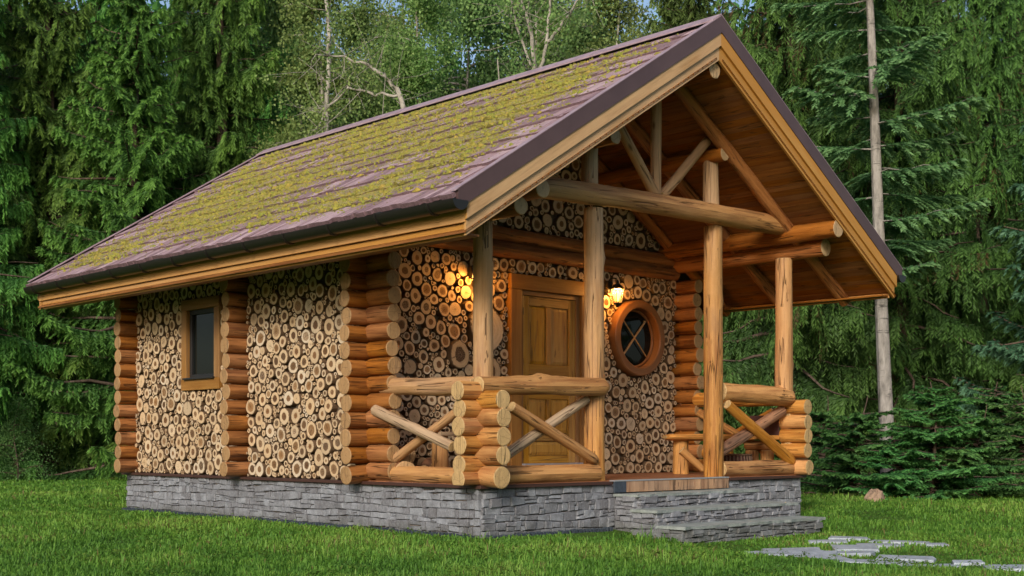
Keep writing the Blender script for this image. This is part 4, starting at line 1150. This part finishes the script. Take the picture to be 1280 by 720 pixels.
PROTO = {}
def proto(key, data):
    mbx, P, A, B, T, Rn, mat, bark = data
    PROTO[key] = (mbx, quad_mesh('crown', P, A, B, T, Rn, M[mat], obj=False), bark, [None])
def plant(key, name, label, cat, u, w, rz, sc=1., group=None, sz=1., pos=None):
    mbx, crown, bark, tr = PROTO[key]
    x, y = pos if pos else gpt(u, w)
    t = empty(name, (x, y, ground_z(x, y)), rz); t.scale = (sc, sc, sc * sz)
    tag(t, label, cat, group)
    if tr[0] is None:
        o = mbx.build('trunk', M[bark], t, fixn=False); tr[0] = o.data
    else:
        o = bpy.data.objects.new('trunk', tr[0]); COL.objects.link(o); o.parent = t
    c = bpy.data.objects.new('crown', crown); COL.objects.link(c); c.parent = t
    return t

proto('sprA', spruce(11, 15.5, 3.5, .7, 'spruce', r=.24, hang=1.4, subl=.7, sub=.12, sp=.33))
proto('sprB', spruce(12, 17., 3.1, 1.0, 'spruce', r=.25, droop=.6, hang=1.7, subl=.85, sub=.12, sp=.34))
proto('sprC', spruce(13, 14., 3.3, .5, 'spruce', r=.2, droop=.4, hang=1.1, subl=.7, sub=.12, sp=.32))
proto('weep', spruce(14, 15.5, 3.2, 1.4, 'weep', r=.24, droop=.65, upturn=.3, hang=1.9, subl=1.0, sub=.12, nw=.0135))
proto('weep2', spruce(15, 16.5, 3.0, 2.2, 'weep', r=.22, droop=.55, upturn=.2, hang=1.6, subl=.85, sub=.12, nw=.014))
proto('blue', spruce(16, 14., 3.2, .6, 'bluespruce', r=.22, droop=.4, upturn=.3, hang=.8, subl=.6))
proto('firA', spruce(21, 2.9, 1.75, .12, 'fir', r=.05, sp=.25, nb=7, droop=.16, upturn=.08, sub=.07, hang=.5, nl=.085, nw=.012, step=.022, subl=.42, crownpow=.6))
proto('firB', spruce(22, 1.7, 1.25, .1, 'fir', r=.04, sp=.2, nb=7, droop=.12, upturn=.05, sub=.07, hang=.45, nl=.08, nw=.011, step=.022, subl=.36, crownpow=.55))
proto('grey', spruce(31, 14.5, 2.0, 4.3, 'layer', r=.155, sp=.46, nb=3, droop=.14, upturn=.1, sub=.12, hang=.55, nl=.11, nw=.017, limbk=.45, subl=.75, bark='greybark', lean=(-.42, .52), crownpow=.35))
proto('birA', broadleaf(41, 13.5, 2.6, 2.5, 'leaf', r=.11, nl=40))
proto('birB', broadleaf(42, 12., 2.8, 1.8, 'leaf', r=.10, nl=36, stems=[(1.1, .3, 9.5), (-.9, .4, 10.), (2.0, -.3, 9.)]))
proto('ald', broadleaf(43, 11., 2.8, .8, 'leafdark', r=.1, nl=44, leaf=.09, bark='greybark'))
proto('bush', broadleaf(44, 2.4, 1.2, .2, 'leafdark', r=.03, nl=22, ncl=10, lpc=40, leaf=.05, bark='sprucebark'))

# front row, left to right, each with a label of its own
TR = [
 ('sprB', 'spruce_tree', 'dark spruce cut by the left edge of the picture, drooping boughs', 'tree', -70, 31.5, .3, 1.0),
 ('sprA', 'spruce_tree', 'large green spruce at far left, first whole one from the left edge', 'tree', 62, 34.0, 2.1, 1.05),
 ('sprC', 'spruce_tree', 'lower spruce behind the left roof eave, bright drooping tips', 'tree', 170, 32.5, 4.0, 1.02),
 ('sprB', 'spruce_tree', 'tall spruce behind the rear end of the roof ridge', 'tree', 278, 35.0, 1.2, 1.05),
 ('ald', 'leafy_tree', 'mid green leafy tree just left of the birches, above the rear gable', 'tree', 372, 38.0, .4, 1.05),
 ('birA', 'birch_tree', 'slender birch with straight pale stem, leftmost of the birches above the roof', 'tree', 408, 34.5, .8, 1.0),
 ('birA', 'birch_tree', 'birch with light green hanging leaves above the middle of the roof, second from left', 'tree', 520, 36.5, 3.0, 1.05),
 ('ald', 'leafy_tree', 'dense leafy tree above the middle of the roof between two birches', 'tree', 575, 40.0, 2.2, 1.12),
 ('birB', 'birch_tree', 'bushy light green birch filling the space behind the forked white stems', 'tree', 662, 36.5, YAW * -1 + .1, .98),
 ('birA', 'birch_tree', 'birch with sparse leaves right of the forked one, near the gable peak', 'tree', 765, 38.0, 5.0, 1.05),
 ('weep2', 'spruce_tree', 'spruce with hanging curtains of boughs just left of the gable peak', 'tree', 862, 35.0, 2.0, 1.0),
 ('weep', 'spruce_tree', 'weeping spruce with brownish hanging boughs just right of the gable peak', 'tree', 985, 28.5, .7, .98),
 ('weep2', 'spruce_tree', 'weeping spruce behind the grey-trunked tree', 'tree', 1125, 30.0, 3.6, 1.0),
 ('weep', 'spruce_tree', 'weeping spruce right of the grey-trunked tree', 'tree', 1225, 31.5, 5.2, .95),
 ('blue', 'spruce_tree', 'blue-green spruce cut by the right edge of the picture, broad flat boughs', 'tree', 1385, 24.5, 1.0, .95),
]
HT = dict(sprA=15.5, sprB=17., sprC=14., weep=15.5, weep2=16.5, blue=14., birA=13.5, birB=12., ald=11.)
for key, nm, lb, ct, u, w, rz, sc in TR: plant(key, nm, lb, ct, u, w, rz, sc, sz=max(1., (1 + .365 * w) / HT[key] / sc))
def wp(u, v, w):
    x, y = gpt(u, w); return np.array([x, y, CAM[2] + (HOR - v) / FPX * w])
def special(name, label, base, strands, twig_n, seed, leafmat, lpc=34, leaf=.075, spread=.45):
    rg = np.random.default_rng(seed); random.seed(seed)
    b0 = wp(*base); gz = ground_z(b0[0], b0[1]); o = np.array([b0[0], b0[1], gz])
    t = empty(name, tuple(o)); tag(t, label, 'tree'); mb = MB(); cents = []
    for pts, r0_, r1_ in strands:
        P_ = [np.array(q) - o if len(q) == 3 and not isinstance(q[0], str) else q for q in pts]
        fine = []
        for a, b in zip(P_[:-1], P_[1:]):
            for k in range(4): fine.append(a + (b - a) * k / 4 + rg.normal(0, .018, 3))
        fine.append(P_[-1]); nf = len(fine)
        mb.tube([f.tolist() for f in fine], [r0_ + (r1_ - r0_) * i / (nf - 1) for i in range(nf)], 8)
        for k in range(twig_n):
            q = fine[min(nf - 1, int(nf * (.35 + .65 * random.random())))]; e = q + rg.normal(0, spread, 3) + np.array([0, 0, .1])
            mb.tube([q.tolist(), ((q + e) / 2 + rg.normal(0, .05, 3)).tolist(), e.tolist()], [.009, .006, .003], 4); cents.append(e)
    mb.build('trunk', M['birchbark'], t, fixn=False)
    C = np.array(cents); n = len(C); P = (C[:, None, :] + rg.normal(0, 1, (n, lpc, 3)) * np.array([.15, .15, .22])).reshape(-1, 3); m = len(P)
    A = norm(rg.normal(0, 1, (m, 3)) + np.array([0, 0, -.8])) * leaf; B = norm(np.cross(A, rg.normal(0, 1, (m, 3)))) * leaf * .38
    quad_mesh('crown', P, A, B, np.clip(np.repeat(rg.random(n), lpc), 0, 1), rg.random(m) * .8, M[leafmat], t)
wf_ = 27.
gb = wp(671, 600, wf_); gb[2] = -.1
special('birch_tree', 'many-stemmed birch with bare whitish stems forking just above the roof ridge', (671, 600, wf_),
        [([gb, wp(673, 300, wf_), wp(671, 95, wf_)], .13, .07), ([wp(671, 97, wf_), wp(664, 45, wf_), wp(650, -5, wf_), wp(640, -60, wf_)], .045, .02),
         ([wp(670, 95, wf_), wp(655, 60, wf_), wp(641, 10, wf_), wp(630, -60, wf_)], .034, .018), ([wp(672, 96, wf_ + .1), wp(684, 55, wf_), wp(686, 0, wf_), wp(690, -60, wf_)], .042, .02),
         ([wp(684, 55, wf_), wp(702, 30, wf_ - .2), wp(720, 5, wf_ - .3), wp(745, -40, wf_)], .04, .012)], 26, 77, 'leaf', spread=.6)
gb = wp(520, 600, 28.); gb[2] = -.1
special('bent_birch', 'birch arching over to the left above the roof, thin pale bowed stem', (520, 600, 28.),
        [([gb, wp(516, 300, 28.), wp(509, 150, 28.), wp(500, 118, 28.), wp(480, 95, 28.), wp(458, 80, 28.), wp(430, 72, 28.), wp(395, 68, 28.)], .09, .012),
         ([wp(500, 120, 28.), wp(470, 118, 28.1), wp(435, 112, 28.2), wp(408, 135, 28.3), wp(396, 165, 28.4)], .035, .012)], 34, 78, 'leaf', spread=.5)
gb = wp(414, 600, 29.); gb[2] = -.1
special('birch_tree', 'very thin straight whitish birch stem left of the bowed one', (414, 600, 29.),
        [([gb, wp(411, 300, 29.), wp(410, 120, 29.), wp(411, 60, 29.), wp(407, 0, 29.), wp(405, -60, 29.)], .07, .035)], 26, 79, 'leaf', spread=.6)
# the pale grey trunk in front of the right forest edge
plant('grey', 'grey_trunk_tree', 'tall tree with bare pale grey trunk and layered boughs right of the porch roof', 'tree', 1113, 24.2, 0., 1.)
# young firs under it
plant('firA', 'young_fir', 'largest young fir, right of the pale grey trunk', 'fir', 1165, 21.8, .5, .88, sz=.78)
plant('firB', 'young_fir', 'low young fir left of the pale grey trunk, nearest the porch', 'fir', 1075, 22.6, 2., 1.05)
plant('firB', 'young_fir', 'small young fir right behind the tan rock, in front of the grey trunk', 'fir', 1118, 21.8, 3.1, .72)
plant('firA', 'young_fir', 'young fir near the right edge, behind the blue-green spruce boughs', 'fir', 1246, 24.0, 4., .85, sz=.85)
plant('firB', 'young_fir', 'broad low young fir at the right edge of the lawn', 'fir', 1222, 21.9, 1., .95)
plant('firB', 'young_fir', 'young fir cut by the right edge of the picture', 'fir', 1288, 22.4, 5., 1.15)
plant('firB', 'young_fir', 'young fir half hidden behind the right porch corner', 'fir', 1030, 25.0, .2, 1.1)
plant('bush', 'bush', 'dark bush under the spruces at the left edge of the lawn', 'bush', 22, 31.0, .2, .8)
plant('bush', 'bush', 'dark bush left of the rear cabin corner', 'bush', 118, 33.5, 2., .8)
# deeper rows
g2 = 'spruces deeper in the forest'
deep = [(452, 43), (500, 46), (-200, 30), (-310, 32), (-430, 31), (-560, 33), (-700, 32), (-370, 42), (-620, 44), (-860, 34), (1490, 24), (1600, 27), (1740, 26), (-210, 36), (-150, 38), (10, 40), (118, 41), (225, 42), (322, 43), (-40, 46), (470, 47), (160, 50), (60, 52), (360, 50), (560, 52), (905, 42), (1010, 38), (1075, 36), (1180, 37), (1275, 38), (1370, 33), (1440, 28), (950, 50), (1060, 48), (1150, 46), (1310, 46), (1480, 40), (840, 55), (740, 58), (270, 58), (-90, 58), (430, 58), (1560, 32), (-330, 36)]
random.seed(5)
for i, (u, w) in enumerate(deep[2:] + deep[:2]):
    ky = random.choice(['sprA', 'sprB', 'sprC'] if u < 820 else ['weep', 'weep2', 'sprB']); hw = (1 + w * (.29 if 380 < u < 860 else .37)) / HT[ky] * random.uniform(.92, 1.1)
    plant(ky, 'spruce_tree', 'one of the dark spruces standing behind the front row of trees', 'tree', u, w, random.uniform(0, 6), max(1., hw ** .6), g2, sz=hw / max(1., hw ** .6))
g3 = 'leafy trees deeper in the forest'
for i, (u, w) in enumerate([(330, 45), (450, 42), (505, 50), (640, 44), (700, 41), (800, 44), (715, 52), (600, 60), (880, 60)]):
    ky = random.choice(['birA', 'ald', 'birA']); hw = (1 + w * .35) / HT[ky] * random.uniform(.9, 1.1)
    plant(ky, 'leafy_tree', 'one of the pale leafy trees standing behind the front birches', 'tree', u, w, random.uniform(0, 6), hw, g3)
# unseen ring of spruces, added to block horizon light and darken the panes
for i in range(38):
    th = YAW + math.pi + (i - 18.5) / 18.5 * 2.15; rr = 31 + 7 * (i % 2)
    th_pos = (CAM[0] + rr * math.sin(th), CAM[1] + rr * math.cos(th))
    plant(['sprA', 'sprB', 'sprC'][i % 3], 'spruce_tree', 'one of the unseen spruces added behind the viewer to block horizon light', 'tree', 0, 0, i * 1.3, .85, 'unseen spruces added to block light', pos=th_pos, sz=.8)

# far wood that closes the view (cannot be counted)
n = 120000; uu = rng.uniform(-900, 2200, n); ww = rng.uniform(62, 78, n)
hh = np.where((uu > 380) & (uu < 870), 11., np.where((uu > 1180) & (uu < 1250), 14., 24.)) + 3.2 * np.sin(uu * .013) + 2.2 * np.sin(uu * .041 + 1)
zz = rng.random(n) ** .9 * hh
r_ = (uu - 640) / FPX
P = np.stack([CAM[0] + ww * (cs * r_ + sn), CAM[1] + ww * (-sn * r_ + cs), zz], 1)
A = norm(rng.normal(0, 1, (n, 3)) + np.array([0, 0, -.7])) * .55; B = norm(np.cross(A, rng.normal(0, 1, (n, 3)))) * .14
tag(quad_mesh('distant_forest', P, A, B, rng.random(n) * .6, rng.random(n) * .8, M['spruce']), 'dark far wood closing the view behind the trees', 'forest', kind='stuff')
# undergrowth along the forest edge
n = 60000; uu = rng.uniform(-500, 1700, n)
ed = np.array([EDGE(float(u)) for u in np.linspace(-500, 1700, 200)]); ew = np.interp(uu, np.linspace(-500, 1700, 200), ed)
ww = ew + rng.random(n) ** 2 * 5 - .3; r_ = (uu - 640) / FPX
cl = np.sin(uu * .05) * np.sin(uu * .017 + 2) * .5 + .5
P = np.stack([CAM[0] + ww * (cs * r_ + sn), CAM[1] + ww * (-sn * r_ + cs), rng.random(n) ** 1.6 * (.12 + .38 * cl)], 1)
A = norm(rng.normal(0, 1, (n, 3)) + np.array([0, 0, .8])) * .13; B = norm(np.cross(A, rng.normal(0, 1, (n, 3)))) * .035
tag(quad_mesh('undergrowth', P, A, B, rng.random(n) * .9, rng.random(n) * .8, M['leafdark']), 'low ferns and seedlings along the forest edge', 'undergrowth', kind='stuff')

# ================================================================== GRASS
def grass():
    n = 470000
    w = 8.6 * (34.5 / 8.6) ** rng.random(n)            # denser near the viewer
    lat = rng.uniform(-1, 1, n) * (.43 * w + 2.6)
    x = CAM[0] + w * sn + lat * cs; y = CAM[1] + w * cs - lat * sn
    u = 640 + FPX * lat / w
    ew = np.where(u < 900, 33.8, 33.8 - (np.clip(u, 900, 1100) - 900) / 200 * 10.8)
    keep = (w < ew + .3)
    keep &= ~((x > -.16) & (x < W + .06) & (y > -.16) & (y < L + .06)) | ((rng.random(n) < .25) & (x < -.06) & (y > 0)) & (x > -.16)
    keep &= ~((x > 1.82) & (x < 4.46) & (y > -.76) & (y < 0)) & ~((x > 1.83) & (x < 4.42) & (y > -1.24) & (y < 0))
    for (px, py, sx, sy, an) in pav_boxes:
        dx = x - px; dy = y - py; a = dx * math.cos(an) + dy * math.sin(an); b = -dx * math.sin(an) + dy * math.cos(an)
        keep &= ~((np.abs(a) < sx * 1.02) & (np.abs(b) < sy * 1.12 ))
    x, y, w = x[keep], y[keep], w[keep]; n = len(x)
    cl = np.array([.9 * mnoise.noise(Vector((a * .35, b * .35, 9))) + mnoise.noise(Vector((a * .9, b * .9, 0))) + .8 * mnoise.noise(Vector((a * 3.1, b * 3.1, 5))) for a, b in zip(x, y)])
    z = np.array([ground_z(a, b) for a, b in zip(x, y)])
    near = -.5 * ((x > -.75) & (x < 5) & (y > -.75) & (y < L + .5)) + .9 * (np.abs(np.hypot(x + .35, y + .35) - .2) < .12) * (np.sin(x * 9) > .2)
    tuft = np.exp(-(((x - 1.15) / .55) ** 2 + ((y + 1.1) / .4) ** 2)); front = ((x > 1.7) & (x < 4.6) & (y < -1.1) & (y > -2.2))
    path = np.exp(-((y + 2.9 + .5 * (x - 1.5)) / 1.2) ** 2) * (x > .3)
    h = (.052 + .026 * cl + .05 * near + .085 * tuft) * rng.uniform(.45, 1.4, n) * (1 - .5 * path) * (1 - .35 * front); h = np.clip(h * np.where(rng.random(n) < .05, 1.8, 1.) * (1 - .45 * (cl < -.55)), .012, .24)
    az = rng.random(n) * 6.283; ben = rng.uniform(.15, .95, n)
    wd = .0042 * (w / 9) ** .85 * rng.uniform(.7, 1.4, n)
    dx, dy = np.cos(az), np.sin(az); sx, sy = -dy, dx
    # width faces random directions; blade: base pair, mid pair, tip
    V = np.empty((n, 5, 3), np.float32)
    V[:, 0] = np.stack([x - sx * wd, y - sy * wd, z - .01], 1); V[:, 1] = np.stack([x + sx * wd, y + sy * wd, z - .01], 1)
    mx = x + dx * ben * h * .35; my = y + dy * ben * h * .35; mz = z + h * .62
    V[:, 2] = np.stack([mx + sx * wd * .8, my + sy * wd * .8, mz], 1); V[:, 3] = np.stack([mx - sx * wd * .8, my - sy * wd * .8, mz], 1)
    V[:, 4] = np.stack([x + dx * ben * h, y + dy * ben * h, z + h * (1 - .35 * ben)], 1)
    me = bpy.data.meshes.new('lawn_grass'); me.vertices.add(n * 5); me.vertices.foreach_set('co', V.ravel())
    base = (np.arange(n, dtype=np.int32) * 5)[:, None]
    idx = np.concatenate([base + np.array([0, 1, 2, 3]), base + np.array([3, 2, 4])], 1).astype(np.int32)
    me.loops.add(n * 7); me.loops.foreach_set('vertex_index', idx.ravel())
    ls = np.stack([np.arange(n) * 7, np.arange(n) * 7 + 4], 1).astype(np.int32); lt = np.tile(np.array([4, 3], np.int32), n)
    me.polygons.add(n * 2); me.polygons.foreach_set('loop_start', ls.ravel()); me.polygons.foreach_set('loop_total', lt)
    cn = np.clip(.42 + cl * .55 + rng.normal(0, .12, n), 0, 1)
    T = cn[:, None] * np.array([[.5, .5, .9, .9, 1.15]]); rn = np.clip(rng.random(n) * (.86 + .12 * path + .10 * np.clip(cl, -1, 1)), 0, 1)
    a = me.attributes.new('tip', 'FLOAT', 'POINT'); a.data.foreach_set('value', T.ravel().astype(np.float32))
    a = me.attributes.new('rnd', 'FLOAT', 'POINT'); a.data.foreach_set('value', np.repeat(rn, 5).astype(np.float32))
    me.materials.append(M['grass']); me.update(calc_edges=True)
    o = bpy.data.objects.new('lawn_grass', me); COL.objects.link(o)
    tag(o, 'short bright green lawn grass round the cabin', 'grass', kind='stuff')
grass()
# clover and small weeds in the lawn
n = 16000; w = 9 * (30 / 9) ** rng.random(n); lat = rng.uniform(-1, 1, n) * (.43 * w + 1)
x = CAM[0] + w * sn + lat * cs; y = CAM[1] + w * cs - lat * sn
k = np.array([mnoise.noise(Vector((a * 1.3, b * 1.3, 21))) + .5 * mnoise.noise(Vector((a * 5, b * 5, 2))) for a, b in zip(x, y)])
kp = (k > .22) & ~((x > -.15) & (x < W + .1) & (y > -1.3) & (y < L + .1)) & (640 + FPX * lat / w < 1050 + (33 - w) * 40)
x, y, w = x[kp], y[kp], w[kp]; m = len(x); q = 4
P = np.stack([x, y, np.array([ground_z(a, b) for a, b in zip(x, y)]) + rng.uniform(.03, .07, m)], 1); P = np.repeat(P, q, 0) + rng.normal(0, .012, (m * q, 3)) * np.array([1, 1, .4])
A = norm(rng.normal(0, 1, (m * q, 3)) * np.array([1, 1, .35])) * .026; B = norm(np.cross(A, np.array([0, 0, 1.]) + rng.normal(0, .25, (m * q, 3)))) * .011
tag(quad_mesh('clover', P, A, B, rng.random(m * q) * .5, rng.random(m * q) * .6, M['grass']), 'patches of low clover in the lawn', 'clover', kind='stuff')

# ================================================================== LIGHT, SKY, CAMERA
SUN_EL = R(25); SUN_DIR = Vector((-.86, -.51, 0)).normalized()
wd = bpy.data.worlds.new('World'); scene.world = wd; wd.use_nodes = True
nt = wd.node_tree; bg = nt.nodes['Background']; sky = nt.nodes.new('ShaderNodeTexSky'); sky.sky_type = 'NISHITA'; sky.sun_disc = False
sky.sun_elevation = SUN_EL; sky.sun_rotation = math.atan2(SUN_DIR.x, SUN_DIR.y)
sky.dust_density = 2.5; sky.ozone_density = 1.; sky.air_density = 1.
nt.links.new(sky.outputs[0], bg.inputs[0]); bg.inputs[1].default_value = .12
sl = bpy.data.lights.new('sun', 'SUN'); sl.energy = 2.05; sl.angle = R(14); sl.color = (1., .955, .89)
so = bpy.data.objects.new('sun', sl); COL.objects.link(so)
dv = Vector((SUN_DIR.x * math.cos(SUN_EL), SUN_DIR.y * math.cos(SUN_EL), math.sin(SUN_EL)))
so.rotation_euler = dv.to_track_quat('Z', 'Y').to_euler()

cam = bpy.data.cameras.new('camera'); co = bpy.data.objects.new('camera', cam); COL.objects.link(co)
co.location = CAM.tolist(); co.rotation_euler = (R(90), 0, -YAW)
cam.sensor_width = 36; cam.lens = 36 * FPX / 1280; cam.shift_y = (HOR - 360) / 1280; cam.clip_end = 1500; cam.clip_start = .1
scene.camera = co
scene.view_settings.view_transform = 'Standard'; scene.view_settings.look = 'None'; scene.view_settings.gamma = 1; scene.view_settings.exposure = 0.45
